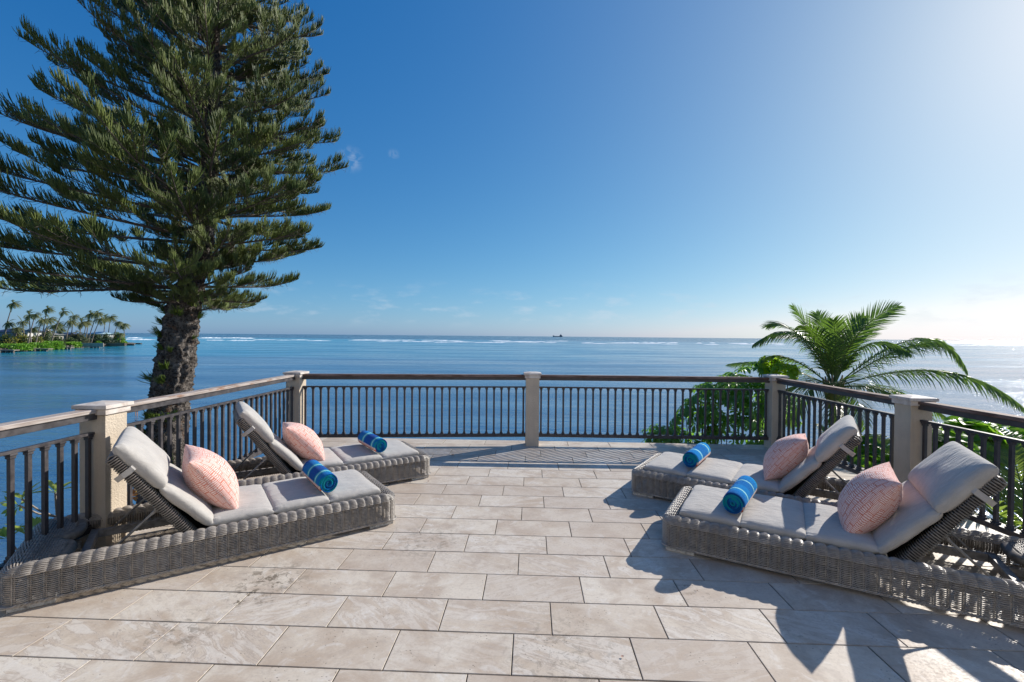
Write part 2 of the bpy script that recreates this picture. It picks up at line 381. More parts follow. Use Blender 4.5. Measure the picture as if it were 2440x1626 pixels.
def empty(name, loc=(0, 0, 0), rz=0):
    o = bpy.data.objects.new(name, None); COL.objects.link(o); o.location = loc; o.rotation_euler = (0, 0, rz); o.empty_display_size = .1; return o
def copy_tree(o, parent=None):
    c = o.copy(); COL.objects.link(c); c.parent = parent
    for ch in list(o.children): copy_tree(ch, c)
    return c

# ================================================================== SEA AND GROUND
def water_material():
    M = Mat('sea_water', (.01, .05, .09), .12, spec=.5); M.b.inputs['IOR'].default_value = 1.33
    P = M.pos(); s_ = M.n('ShaderNodeSeparateXYZ'); M.set(s_, 0, P)
    x, y = s_.outputs[0], s_.outputs[1]
    # reef bands: turquoise channel by the islet, darker reef flat, deep sea
    d = M.math('ADD', y, M.math('MULTIPLY', M.noise(M.scale(P, (.004, .012, 0)), 1, 5), 260.))
    side = M.map(x, 300., -500., 0., 1.)
    flat = M.mix(M.map(M.noise(M.scale(P, (.018, .07, 0)), 1, 5, .6, .3), .35, .68), (.022, .090, .20), (.075, .19, .31))
    near = M.mix(M.map(M.noise(M.scale(P, (.02, .045, 0)), 1, 4), .4, .65, 0, .5), flat, (.08, .17, .27))
    near = M.mix(M.map(y, 26., 9., 0., .6), near, (.13, .12, .10))
    turq = M.mix(side, (.012, .14, .26), (.0, .27, .40))
    c = M.mix(M.math('MULTIPLY', M.map(d, 290., 350.), M.map(side, 0, 1, .55, 1.)), near, turq)
    c = M.mix(M.map(d, 1000., 1250.), c, (.002, .065, .14))
    c = M.mix(M.map(y, 1800., 3500.), c, (.001, .035, .09))
    M.col(c)
    n1 = M.noise(M.scale(P, (1.3, 2.6, 1)), 1.0, 4, .6, .3); n2 = M.noise(M.scale(P, (.35, .9, 1)), 1.0, 4, .6, .5); n3 = M.noise(M.scale(P, (.05, .16, 1)), 1., 3)
    n0 = M.noise(M.scale(P, (4., 9., 1)), 1.0, 2, .5)
    h = M.math('ADD', M.math('MULTIPLY', n1, .10), M.math('ADD', M.math('MULTIPLY', n2, .22), M.math('ADD', M.math('MULTIPLY', n3, .5), M.math('ADD', M.math('MULTIPLY', n0, .02), M.math('MULTIPLY', M.math('MULTIPLY', M.noise(M.scale(P, (.02, .07, 1)), 1., 4, .7), M.map(y, 150., 1500., 0., 1.)), 9.)))))
    M.bump(h, 1., .55)
    pat = M.noise(M.scale(P, (.01, .05, 0)), 1., 5, .65)
    M.set(M.b, 'Roughness', M.map(pat, .35, .65, .05, .22))
    return M.m
mb = MB(); ring = []; 
radii = [0, 12, 40, 150, 600, 2400, 8200]
V = [(0, 0, 0)]; F = []
for r in radii[1:]:
    for k in range(64): V.append((r*math.cos(2*PI*k/64), r*math.sin(2*PI*k/64), 0))
for k in range(64): F.append((0, 1+k, 1+(k+1) % 64))
for j in range(len(radii)-2):
    for k in range(64):
        a = 1+j*64+k; b = 1+j*64+(k+1) % 64; F.append((a, a+64, b+64, b))
tag(ob('sea', mesh_np('sea', V, F, False), water_material(), loc=(0, 0, SEA)), 'calm blue lagoon and open sea reaching the horizon', kind='structure')
# garden ground under and around the terrace
gm = Mat('garden_soil', (.09, .07, .05), .95); gn = gm.noise(gm.pos(), 2.2, 6, .7)
gm.col(gm.ramp(gn, [(.35, (.03, .05, .015)), (.5, (.08, .07, .045)), (.65, (.16, .13, .10))])).bump(gn, .8, .06)
pts = [(-15, -14), (-14, 4), (-10.5, 12.5), (-3, 13.5), (5, 13), (11, 15), (16, 11), (20, 2), (20, -14)]
mb = MB(); n = len(pts)
mb.add([(x, y, SEA+.75) for x, y in pts]+[(x*1.04, y*1.04, SEA-.6) for x, y in pts], [tuple(range(n-1, -1, -1))]+[(i, (i+1) % n, n+(i+1) % n, n+i) for i in range(n)])
tag(ob('ground', mb.mesh('ground', False), gm.m), 'garden ground below the terrace', kind='structure')

# ================================================================== TERRACE
YAW = -0.0407; TR = .3075; TX0 = -8.9286*TR; TY0 = 7.0777*TR; SHIFT = .33574
FLOOR_L, FLOOR_R = -3.30, 3.98
def t2w(a, b): return (a*math.cos(YAW)-b*math.sin(YAW), a*math.sin(YAW)+b*math.cos(YAW))
YF = 16*TR+TY0           # far edge, tile frame
# masonry body and grout bed
floor = empty('terrace_floor', (0, 0, 0), YAW); tag(floor, 'terrace paved with pale travertine slabs', kind='structure')
mb = MB(); mb.box(-3.45, 4.12, -4.2, YF-.006, -.30, -.0055); ob('grout_bed', mb.mesh('grout_bed', False), MGROUT, floor)
mb = MB(); mb.box(-3.33, 4.0, -4.1, YF-.12, SEA+.2, -.302); tag(ob('terrace_wall', mb.mesh('terrace_wall', False), MWALL, None, (0, 0, 0), (0, 0, YAW)), 'plastered wall carrying the terrace', 'wall')
W2 = 2*TR; G = .0048
tiles_far = MB(); cache = {}
NT = 0
for row in range(-20, 17):
    y0 = (row-1)*TR+TY0; y1 = y0+TR
    if y1 < -4.0 or y1 > YF+.01: continue
    xa, xb = -3.46, 4.13
    k0 = math.floor((xa-TX0-SHIFT*row*W2)/W2)-1
    for k in range(k0, k0+16):
        x0 = TX0+(k+SHIFT*row)*W2; x1 = x0+W2
        X0, X1 = max(x0, xa), min(x1, xb)
        if X1-X0 < .02: continue
        wx, wy = X1-X0-G, TR-G
        if y1 > 1.55:
            key = round(wx, 3)
            if key not in cache:
                q = MB(); bz = .0022; hx, hy = wx/2, wy/2
                P = []
                for zz, i in ((-.005, 0), (-bz, 0), (0, bz)):
                    P += [(-hx+i, -hy+i, zz), (hx-i, -hy+i, zz), (hx-i, hy-i, zz), (-hx+i, hy-i, zz)]
                Fq = [(8, 9, 10, 11)]
                for kk in range(2):
                    for j in range(4): a = kk*4+j; c = kk*4+(j+1) % 4; Fq.append((a, c, c+4, a+4))
                q.add(P, Fq); cache[key] = q.mesh('tile', False)
            t = ob('tile', cache[key], MT, floor, ((X0+X1)/2, (y0+y1)/2, rnd.uniform(-.0006, .0008)), (rnd.uniform(-.0012, .0012), rnd.uniform(-.0008, .0008), rnd.uniform(-.0012, .0012)))
            NT += 1
        else:
            tiles_far.box(X0+G/2, X1-G/2, y0+G/2, y1-G/2, -.005, 0)
tg = ob('tile_field', tiles_far.mesh('tile_field', False), MT, floor); tg['kind'] = 'stuff'
print('tiles', NT)

# posts
POSTS = [(-3.14, .45, 0), (-3.11, 3.55, 0.0), (-3.07, 6.635, R(-3)), (.304, 6.828, 0), (3.812, 6.735, R(0)), (3.785, 4.385, R(-2)), (3.785, 1.9, 0)]
PL = ['corner post behind the camera side', 'cream stucco post with stone cap beside the front left lounger', 'cream stucco corner post at the far left of the terrace', 'cream stucco post in the middle of the sea side railing', 'cream stucco corner post in front of the bush and palm', 'cream stucco post behind the front right lounger\'s pillow', 'cream stucco post outside the right edge of the frame']
posts = []
for i, (x, y, rz) in enumerate(POSTS):
    p = empty('railing_post', (x, y, 0), rz)
    mb = MB(); h = .0965; 
    ins = .004
    mb.box(-h, h, -h, h, -.02, .985, bev=.006); ob('shaft', mb.mesh('post_shaft', False), MST, p)
    mb = MB(); mb.box(-.113, .113, -.113, .113, .985, 1.028, bev=.003); mb.box(-.128, .128, -.128, .128, 1.0282, 1.058, bev=.004)
    mb.add([(-.126, -.126, 1.058), (.126, -.126, 1.058), (.126, .126, 1.058), (-.126, .126, 1.058), (-.05, -.05, 1.072), (.05, -.05, 1.072), (.05, .05, 1.072), (-.05, .05, 1.072)],
           [(0, 1, 5, 4), (1, 2, 6, 5), (2, 3, 7, 6), (3, 0, 4, 7), (4, 5, 6, 7)])
    ob('cap', mb.mesh('post_cap', False), MCAP, p)
    tag(p, PL[i], 'railing post', 'stucco posts of the terrace railing'); posts.append(p)
# balusters and rails
bm_ = MB(); t = .0125
bm_.box(-t, t, -t, t, .165, .842)
bm_.box(-.0225, .0225, -.0225, .0225, .166, .182, bev=.003); bm_.box(-.0175, .0175, -.0175, .0175, .1822, .200, bev=.003)
bm_.box(-.0225, .0225, -.0225, .0225, .824, .838, bev=.003); bm_.box(-.0175, .0175, -.0175, .0175, .806, .8238, bev=.003)
BAL = bm_.mesh('baluster', False)
RL = ['bronze metal railing with wooden handrail beside the front left lounger, leaving the frame', 'bronze metal railing with weathered wooden handrail in front of the pine trunk',
      'left bay of the sea side railing between corner post and middle post', 'right bay of the sea side railing with the umbrella bush behind it',
      'short bay of bronze railing in front of the coconut palm', 'bronze railing behind the front right lounger, leaving the frame']
def bay(i, j, label, out):
    a = Vector(POSTS[i][:2]); b = Vector(POSTS[j][:2]); d = (b-a); L = d.length; d.normalize(); off = .0
    ang = math.atan2(d.y, d.x)
    p = empty('railing', (a.x, a.y, 0), ang); tag(p, label, 'railing', 'railing bays between the stucco posts')
    e0, e1 = .07, L-.07
    q = MB(); q.box(e0-.012, e1+.012, -.052, .052, 1.0, 1.029, bev=.004); ob('handrail', q.mesh('handrail', False), MWOOD if i < 2 else MWOODB, p)
    q = MB(); q.box(e0, e1, -.036, .036, .952, .9995, bev=.002); ob('rail_channel', q.mesh('rail_channel', False), MRAIL, p)
    q = MB(); q.box(e0, e1, -.020, .020, .838, .858, bev=.002); ob('middle_rail', q.mesh('middle_rail', False), MRAIL, p)
    q = MB(); q.box(e0, e1, -.026, .026, .121, .1665, bev=.002); ob('bottom_rail', q.mesh('bottom_rail', False), MRAIL, p)
    n = int(round((L-.2)/.1053)); 
    for k in range(n): 
        x = .1+.03+(L-.26)*k/(n-1); ob('baluster', BAL, MRAIL, p, (x, 0, 0))
for (i, j), l in zip(((0, 1), (1, 2), (2, 3), (3, 4), (4, 5), (5, 6)), RL): bay(i, j, l, 0)

# the terrace's unseen house: pale facade added behind the viewer for warm bounce light
hf = empty('bounce_villa', (0, -3.75, 0), YAW); tag(hf, 'unseen pale stuccoed house facade, added behind the viewer to bounce warm light', 'house')
MVIL = stucco('bounce_villa_stucco', (.78, .72, .63)); MGL = Mat('door_glass', (.03, .04, .05), .06).m; MFR = Mat('door_frame', (.06, .05, .05), .4).m
q = MB()
xs = [-8.5, -6.4, -4.6, -2.2, 2.2, 4.6, 6.4, 8.5]
for a_, b_ in ((-8.5, -5.2), (-3.0, -1.6), (1.6, 3.0), (5.2, 8.5)): q.box(a_, b_, -.35, 0, 0, 2.45)
q.box(-8.5, 8.5, -.352, .002, 2.45, 6.2); q.box(-8.7, 8.7, -.5, .45, 6.2, 6.45)
ob('wall', q.mesh('bounce_villa_wall', False), MVIL, hf)
for a_, b_ in ((-5.2, -3.0), (-1.6, 1.6), (3.0, 5.2)):
    fr = MB(); fr.box(a_, b_, -.25, -.19, 2.38, 2.449); fr.box(a_, b_, -.25, -.19, .001, .06)
    n_ = 2 if b_-a_ < 3 else 4; w_ = (b_-a_)/n_
    for k in range(n_+1): x_ = min(max(a_+k*w_, a_+.03), b_-.03); fr.box(x_-.028, x_+.028, -.24, -.20, .061, 2.379)
    f_ = ob('door_frame', fr.mesh('door_frame', False), MFR, hf)
    for k in range(n_): q = MB(); q.box(a_+k*w_+.03, a_+(k+1)*w_-.03, -.225, -.215, .062, 2.378); ob('pane', q.mesh('pane', False), MGL, f_)

# ================================================================== LOUNGERS
LL, LW, LH = 2.33, .93, .25
NS = 35
def rrect(d, n_per, rc=.06):
    """closed loop, rounded rectangle inset by d; returns points, outward normals, scallop parameter"""
    x0, x1, y0, y1 = d, LL-d, -LW/2+d, LW/2-d; r = max(rc-d, .012)
    out = []
    def seg(a, b, nrm, units, k):
        for i in range(k):
            t = i/k; out.append((a[0]+(b[0]-a[0])*t, a[1]+(b[1]-a[1])*t, nrm[0], nrm[1], units*t))
    def arc(cx, cy, a0, k=5):
        for i in range(k):
            an = a0+PI/2*i/k; out.append((cx+r*math.cos(an), cy+r*math.sin(an), math.cos(an), math.sin(an), 0.))
    ne = 13
    seg((x0+r, y0), (x1-r, y0), (0, -1), NS-1, (NS-1)*n_per); arc(x1-r, y0+r, -PI/2)
    seg((x1, y0+r), (x1, y1-r), (1, 0), ne, ne*n_per); arc(x1-r, y1-r, 0)
    seg((x1-r, y1), (x0+r, y1), (0, 1), NS-1, (NS-1)*n_per); arc(x0+r, y1-r, PI/2)
    seg((x0, y1-r), (x0, y0+r), (-1, 0), ne, ne*n_per); arc(x0+r, y0+r, PI)
    return out
def wicker_frame():
    side = MB(); top = MB()
    for k in range(30):
        ev = k % 2 == 0; z = .048+k*.0056; pts = []
        for (x, y, nx, ny, u) in rrect(0, 6):
            ph = u % 1.
            h = (.0155*math.sin(PI*ph)**.8+.0005 if ph > 0 else .0005) if ev else (-.0115+.0085*abs(math.cos(PI*ph)))
            h += .0014*noise.noise(Vector((x*9, y*9, k*3.1)))
            pts.append((x+nx*(h-.006), y+ny*(h-.006), z+.0016*noise.noise(Vector((x*7, y*7, k*1.7+9)))))
        side.tube(pts, .0034 if ev else .0029, 6 if ev else 4, closed=True)
    # braided lower edge
    for s_ in (0, 1):
        pts = []
        for (x, y, nx, ny, u) in rrect(0, 6):
            a = 2*PI*(u*1.5)+PI*s_
            pts.append((x+nx*(.003+.005*math.cos(a)), y+ny*(.003+.005*math.cos(a)), .040+.006*math.sin(a)))
        side.tube(pts, .006, 5, closed=True)
    # stakes, in pairs
    for off in (.018,):
        for i in range(NS):
            for s_ in (-1, 1):
                for e in (-.006, .006):
                    x = .06+(LL-.12)*i/(NS-1); side.tube([(x+e, s_*(LW/2-.004), .04), (x+e, s_*(LW/2-.004), .225)], .0042, 4, cap=False)
        for i in range(14):
            for xx in (.004, LL-.004):
                for e in (-.006, .006):
                    y = -LW/2+.06+(LW-.12)*i/13; side.tube([(xx, y+e, .04), (xx, y+e, .225)], .0042, 4, cap=False)
    # rounded scalloped rim
    m_ = 14
    for k in range(m_):
        an = PI*(.97-.92*k/(m_-1)); d0 = .055-.055*math.cos(PI-an); 
        d = .055+.055*math.cos(an); zc = .205+.036*math.sin(an)
        pts = []
        for (x, y, nx, ny, u) in rrect(d, 6, .075):
            ph = u % 1.
            h = .0115*math.sin(PI*ph)**.75 if ph > 0 else 0
            hn = math.cos(an)*-1*h*.7; hz = math.sin(an)*h
            pts.append((x-nx*math.cos(an)*-0 + nx*(-math.cos(an))*-0 + nx*(-math.cos(an)*h), y+ny*(-math.cos(an)*h), zc+hz))
        top.tube(pts, .0052, 5, closed=True)
    return side.mesh('wicker_side'), top.mesh('wicker_rim')
def wrap_band():
    q = MB()
    # close vertical wrapping on the inner faces of the rim
    for s_ in (-1, 1):
        n = 150
        for i in range(n):
            x = .10+(LL-.2)*i/(n-1); y = s_*(LW/2-.113)
            q.tube([(x, y+s_*.02, .222), (x, y-s_*.004, .200), (x, y-s_*.002, .165), (x, y+s_*.012, .145)], .0068, 4, cap=False)
    for xx, s_ in ((.113, -1), (LL-.113, 1)):
        n = 50
        for i in range(n):
            y = -LW/2+.1+(LW-.2)*i/(n-1)
            q.tube([(xx+s_*.02, y, .222), (xx-s_*.004, y, .2), (xx-s_*.002, y, .165), (xx+s_*.012, y, .145)], .0068, 4, cap=False)
    return q.mesh('rim_wrapping')
def head_panel():
    q = MB(); yw = LW/2-.12
    def depth(y):
        t = abs(y)/yw
        return .215 - .085*math.exp(-(y/.07)**2) + .02*math.sin(PI*t) - (.03 if t > .93 else 0)
    # crosswise strands following the lobed inner edge
    for k in range(12):
        x = LL-.065-k*.0150; pts = []; lastd = None
        for i in range(81):
            y = -yw-.03+(2*yw+.06)*i/80
            if LL-x > depth(y)+.02:
                if len(pts) > 2: q.tube(pts, .0042, 4)
                pts = []; continue
            pts.append((x, y, .236+.008*math.sin(i*PI/2.+PI*k)+.006*math.sin(PI*min(1, max(0, (LL-x)/.2)))))
        if len(pts) > 2: q.tube(pts, .0042, 4)
    for i in range(54):
        y = -yw+(2*yw)*i/53; dd = depth(y)
        q.tube([(LL-.05-j*.012, y, .239+.004*math.sin(j*PI+i*PI)) for j in range(int(dd/.012)-2)], .0038, 4)
    # wrapped lobed roll
    e = []
    for i in range(160):
        y = -yw+(2*yw)*i/159; x = LL-depth(y)-.01
        q.tube([(x-.012+.03*math.cos(a), y, .212+.026*math.sin(a)) for a in [PI/2-.4+j*PI/3.2 for j in range(5)]], .0062, 4, cap=False)
    return q.mesh('head_panel')
def backrest():
    q = MB(); core = MB(); L, Wb, T = .78, .735, .066
    core.box(0.01, L-.01, -Wb/2+.012, Wb/2-.012, -T/2+.01, T/2-.008)
    n = 50
    for i in range(n):
        x = .008+(L-.016)*i/(n-1)
        for s_ in (-1, 1):
            pts = []
            for j in range(9):
                a = -PI/2-.25+(PI+.3)*j/8
                pts.append((x+.0010*math.sin(j*2.1+i*3), s_*(Wb/2-.02+.024*math.cos(a)), .036*math.sin(a)+.001))
            pts = [(x, s_*(Wb/2-.10), -.033)]+pts+[(x, s_*(Wb/2-.09), .034)]
            q.tube(pts, .0044, 4, cap=True)
    for i in range(56):                      # woven rear face
        x = .01+(L-.02)*i/55
        q.tube([(x, -Wb/2+.08+(Wb-.16)*j/44, -.034+.005*math.sin(j*PI/1.0+.5+PI*i)) for j in range(45)], .0055, 4, cap=False)
    for i in range(22):                      # top end
        y = -Wb/2+.02+(Wb-.04)*i/21
        q.tube([(L-.05, y, -.035), (L-.002, y, -.028), (L+.010, y, 0), (L-.002, y, .028), (L-.05, y, .035)], .0075, 4)
    return q.mesh('backrest_weave'), core.mesh('backrest_core', False)
def cushion(L, Wd, T, seed, puff=1.):
    nx, ny = 30, 48; V = []; F = []; 
    for s_ in (1, -1):
        for i in range(nx+1):
            for j in range(ny+1):
                a = -1+2*i/nx; b = -1+2*j/ny
                a2 = math.sin(a*PI/2); b2 = math.sin(b*PI/2)
                ea = 1-abs(a2)**7; eb = 1-abs(b2)**14
                h = (max(ea, 0)**.42)*(max(eb, 0)**.40)
                h *= (.80+.20*puff*(1-a2*a2)*(1-b2**4))
                x = a2*L/2*(1-.02*(1-h)*0); y = b2*Wd/2
                # corners pulled in a little
                y *= 1-.012*(abs(a2)**6); x *= 1-.020*(abs(b2)**8)
                nz = noise.noise(Vector((x*7+seed*11, y*5, s_*2.)))*.005 + noise.noise(Vector((x*26+seed, y*10, 5.)))*.0035*(1-h*.6)
                # pinch gathers at the ends near the sides
                g = math.exp(-((abs(b2)-1)/.10)**2)*math.exp(-((abs(a2)-1)/.22)**2)
                nz += g*.006*math.sin(y*140+x*60)
                z = s_*(h*T/2+nz*(h > .02))
                V.append((x, y, z))
    o2 = (nx+1)*(ny+1)
    for s_ in (0, 1):
        for i in range(nx):
            for j in range(ny):
                a = s_*o2+i*(ny+1)+j; f = (a, a+ny+1, a+ny+2, a+1); F.append(f if s_ == 0 else f[::-1])
    me = mesh_np('cushion', V, F)
    bm = bmesh.new(); bm.from_mesh(me); bmesh.ops.remove_doubles(bm, verts=bm.verts, dist=.0005); bm.to_mesh(me); bm.free()
    me.polygons.foreach_set('use_smooth', [True]*len(me.polygons))
    return me
def piping(L, Wd):
    q = MB(); hx, hy = L/2-.012, Wd/2-.006; pts = []
    for i in range(60):
        t = 2*PI*i/60; c, s_ = math.cos(t), math.sin(t); e = .12
        pts.append((hx*math.copysign(abs(c)**e, c), hy*math.copysign(abs(s_)**e, s_), .0))
    q.tube(pts, .0058, 5, closed=True); return q.mesh('piping')
BACKANG = R(54.5)
def make_lounger():
    r = empty('sun_lounger')
    sd, tp = wicker_frame()
    ob('wicker_frame', sd, MWICK, r); ob('frame_rim', tp, MWICK, r); ob('rim_wrapping', wrap_band(), MWICKD, r); ob('head_panel', head_panel(), MWICKD, r)
    q = MB(); q.box(.10, 1.40, -LW/2+.10, LW/2-.10, .150, .188, bev=.004); ob('seat_deck', q.mesh('seat_deck', False), MCORE, r)
    q = MB()
    for s_ in (-1, 1): q.box(1.36, 2.02, s_*.30-.012, s_*.30+.012, .095, .150, bev=.002)
    for s_ in (-1, 1):
        for x in (1.6, 1.72, 1.84): q.tube([(x-.03, s_*.285, .135), (x, s_*.285, .120), (x+.03, s_*.285, .137)], .005, 5)
    ob('ratchet_beam', q.mesh('ratchet_beam', False), MALU, r)
    q = MB(); q.box(1.99, 2.035, -.33, .33, .10, .15, bev=.003); ob('cross_bar', q.mesh('cross_bar', False), MALU, r)
    for x in (.03, LL-.23):
        for s_ in (-1, 1):
            q = MB(); q.box(x, x+.20, s_*(LW/2-.045)-.03, s_*(LW/2-.045)+.03, 0, .046, bev=.004); ob('foot', q.mesh('foot', False), MFOOT, r)
    # backrest
    hx, hz = 1.405, .165
    bo, bc = backrest()
    be = ob('backrest', bc, MCORE, r, (hx, 0, hz), (0, -BACKANG, 0)); ob('backrest_weave', bo, MWICKD, be)
    for s_ in (-1, 1):
        q = MB(); a = Vector((1.625, s_*.315, .415)); b = Vector((1.93, s_*.300, .125)); d = b-a
        q.tube([a, a+d*.08, a+d*.12, b], [.012, .012, .0085, .0085], 6); q.tube([a+Vector((0, -.012, 0)), a+Vector((0, .012, 0))], .018, 10)
        ob('strut', q.mesh('strut'), MALU, r)
    # cushions
    ZC = .238; T = .098; Wd = .735
    for i, (xa, xb) in enumerate(((.11, .525), (.525, .925), (.925, 1.325))):
        c = ob('seat_cushion', cushion(xb-xa+.012, Wd, T, i+1), MFAB, r, ((xa+xb)/2, 0, ZC+.02), (0, R(.8 if i == 0 else 0), 0))
        ob('piping', piping(xb-xa+.012, Wd), MFAB, c)
    a = Vector((1.315, 0, .255)); b = Vector((1.603, 0, .562)); mid = (a+b)/2; d = b-a
    c = ob('back_cushion', cushion(d.length+.02, Wd, T*1.0, 5, 1.2), MFAB, r, (mid.x, 0, mid.z), (0, -math.atan2(d.z, d.x), 0)); ob('piping', piping(d.length+.02, Wd), MFAB, c)
    a = Vector((1.600, 0, .565)); b = Vector((1.845, 0, .862)); mid = (a+b)/2; d = b-a
    c = ob('head_cushion', cushion(d.length+.02, Wd, T*1.25, 8, 1.5), MFAB, r, (mid.x-.01, 0, mid.z+.006), (0, -math.atan2(d.z, d.x), 0)); ob('piping', piping(d.length+.02, Wd), MFAB, c)
    for s_ in (-1, 1):
        q = MB(); y = s_*(Wd/2+.004)
        P = [(1.735, y-s_*.012, .735), (1.748, y+s_*.004, .722), (1.80, y+s_*.006, .680), (1.835, y-s_*.02, .650)]
        V = []; 
        for p in P: V += [Vector(p)+Vector((.011, 0, .014)), Vector(p)-Vector((.011, 0, .014))]
        V += [v+Vector((0, -s_*.004, 0)) for v in V]
        F = []
        for i in range(3): F += [(2*i, 2*i+1, 2*i+3, 2*i+2), (8+2*i, 10+2*i, 11+2*i, 9+2*i), (2*i, 2*i+2, 10+2*i, 8+2*i), (2*i+1, 9+2*i, 11+2*i, 2*i+3)]
        q.add(V, F); ob('strap', q.mesh('strap', False), MFAB, r)
    return r
LNG = [(-.976, 3.918, 215.2, -1), (-.906, 5.197, 213.2, -1), (1.155, 3.48, -30.3, 1), (1.225, 4.70, -34.2, 1)]
LLAB = ['grey wicker sun lounger with grey cushions, front one on the left', 'grey wicker sun lounger behind the front left one, nearest the far left corner post',
        'grey wicker sun lounger with pale cushions, front one on the right', 'grey wicker sun lounger between the front right one and the sea side railing']
proto = make_lounger(); lroots = []
for i, (x, y, th, s_) in enumerate(LNG):
    o = proto if i == 0 else copy_tree(proto)
    t = R(th); n = Vector((-math.sin(t), math.cos(t)))*s_
    o.location = (x+n.x*LW/2-math.cos(t)*.022, y+n.y*LW/2-math.sin(t)*.022, 0); o.rotation_euler = (0, 0, t)
    tag(o, LLAB[i], 'sun lounger', 'sun loungers on the terrace'); lroots.append(o)
bpy.context.view_layer.update()
# pillows
def pillow_mesh(seed, s=.52, T=.285):
    n = 44; V = []; F = []; UV = []
    for sg in (1, -1):
        for i in range(n+1):
            for j in range(n+1):
                a = math.sin((-1+2*i/n)*PI/2); b = math.sin((-1+2*j/n)*PI/2)
                h = (max(0, 1-a*a)**.52)*(max(0, 1-b*b)**.52)
                x = a*s/2*(1-.085*(1-b*b)); y = b*s/2*(1-.085*(1-a*a))
                w_ = noise.noise(Vector((x*9+seed*5, y*9, sg*1.)))*.008*h + noise.noise(Vector((x*22+seed, y*22, sg*3.)))*.004*(1-h)
                V.append((x, y, sg*(h*T/2)+w_)); UV.append(((-1+2*i/n)*.60+.5+seed*.37, (-1+2*j/n)*.60+.5+seed*.21))
    o2 = (n+1)**2
    for s_ in (0, 1):
        for i in range(n):
            for j in range(n):
                a = s_*o2+i*(n+1)+j; f = (a, a+n+1, a+n+2, a+1); F.append(f if s_ == 0 else f[::-1])
    me = mesh_np('pillow', V, F); uv = me.uv_layers.new(name='UVMap')
    for l in me.loops: uv.data[l.index].uv = UV[l.vertex_index]
    return me
def towel_mesh(Lt=.55, R0=.079, seed=0):
    # one long strip rolled into a spiral; UV v runs along the strip
    th = .0105; turns = (R0-.012)/th; N = int(turns*26); V = []; UV = []; F = []; ln = 0; pv = None
    M_ = 12
    for i in range(N+1):
        t = i/N; an = -t*turns*2*PI; r = .010+th*turns*t
        r *= 1+.03*math.sin(an*2+.5)
        c = Vector((r*math.cos(an), r*math.sin(an)*.97))
        if pv is not None: ln += (c-pv).length
        pv = c
        for k, rr in enumerate((r-th*.46, r+th*.46)):
            for j in range(M_+1):
                y = -Lt/2+Lt*j/M_; edge = 1 if j in (0, M_) else 0
                wob = .004*math.sin(an*.5+seed)*(1 if edge else 0)+(.0025*noise.noise(Vector((an, j*1., seed))))
                ra = rr*(1+.012*noise.noise(Vector((math.cos(an)*2, math.sin(an)*2, y*8+seed)))) - (0.0015 if edge else 0)
                V.append((ra*math.cos(an), y+wob, ra*math.sin(an)*.97)); UV.append((y*2.2+seed, ln*2.0+seed*0))
    A = 2*(M_+1)
    for i in range(N):
        for j in range(M_):
            o = i*A+(M_+1)+j; F.append((o, o+A, o+A+1, o+1))
            q = i*A+j; F.append((q, q+1, q+A+1, q+A))
        a = i*A; F.append((a, a+A, a+A+M_+1, a+M_+1)); b = a+M_; F.append((b, b+M_+1, b+A+M_+1, b+A))
    e = N*A
    for j in range(M_): F.append((e+j, e+j+1, e+j+M_+2, e+j+M_+1)); F.append((j, j+M_+1, j+M_+2, j+1))
    tot = ln*2.0
    me = mesh_np('towel', V, F); uv = me.uv_layers.new(name='UVMap')
    for l in me.loops: u_, v_ = UV[l.vertex_index]; uv.data[l.index].uv = (u_, v_+(3.80-tot))
    return me
PLAB = ['pink patterned pillow leaning on the front left lounger', 'pink patterned pillow leaning on the rear left lounger', 'pink patterned pillow leaning on the front right lounger', 'pink patterned pillow leaning on the rear right lounger']
TLAB = ['rolled blue towel on the front left lounger', 'rolled blue towel on the rear left lounger', 'rolled blue towel on the front right lounger', 'rolled blue towel on the rear right lounger']
# local x, y, z, tilt, spin
PIL = [(1.31, .02, .500, 55, 4), (1.26, .0, .465, 47, -5), (1.30, .0, .480, 57, -3), (1.33, .02, .490, 52, 5)]
TOW = [(.525, .02, .385, 2), (.537, .02, .385, 3), (.50, -.03, .385, -6), (.538, .02, .385, -1)]
for i, r in enumerate(lroots):
    mwx = r.matrix_world
    x, y, z, ti, spn = PIL[i]
    loc = mwx @ Vector((x, y, z)); rot = (mwx.to_3x3() @ Matrix.Rotation(-R(ti), 3, 'Y') @ Matrix.Rotation(R(spn), 3, 'Z')).to_euler()
    p = ob('pillow', pillow_mesh(i+1), MPIL, None, loc, rot); tag(p, PLAB[i], 'pillow', 'pink pillows on the loungers')
    x, y, z, rz = TOW[i]
    loc = mwx @ Vector((x, y, z)); rot = (mwx.to_3x3() @ Matrix.Rotation(R(rz), 3, 'Z') @ Matrix.Rotation(R(-97), 3, 'Y')).to_euler()
    p = ob('rolled_towel', towel_mesh(seed=i*1.7), MTOW if i < 2 else MTOWB, None, loc, rot); tag(p, TLAB[i], 'towel', 'rolled towels on the loungers')

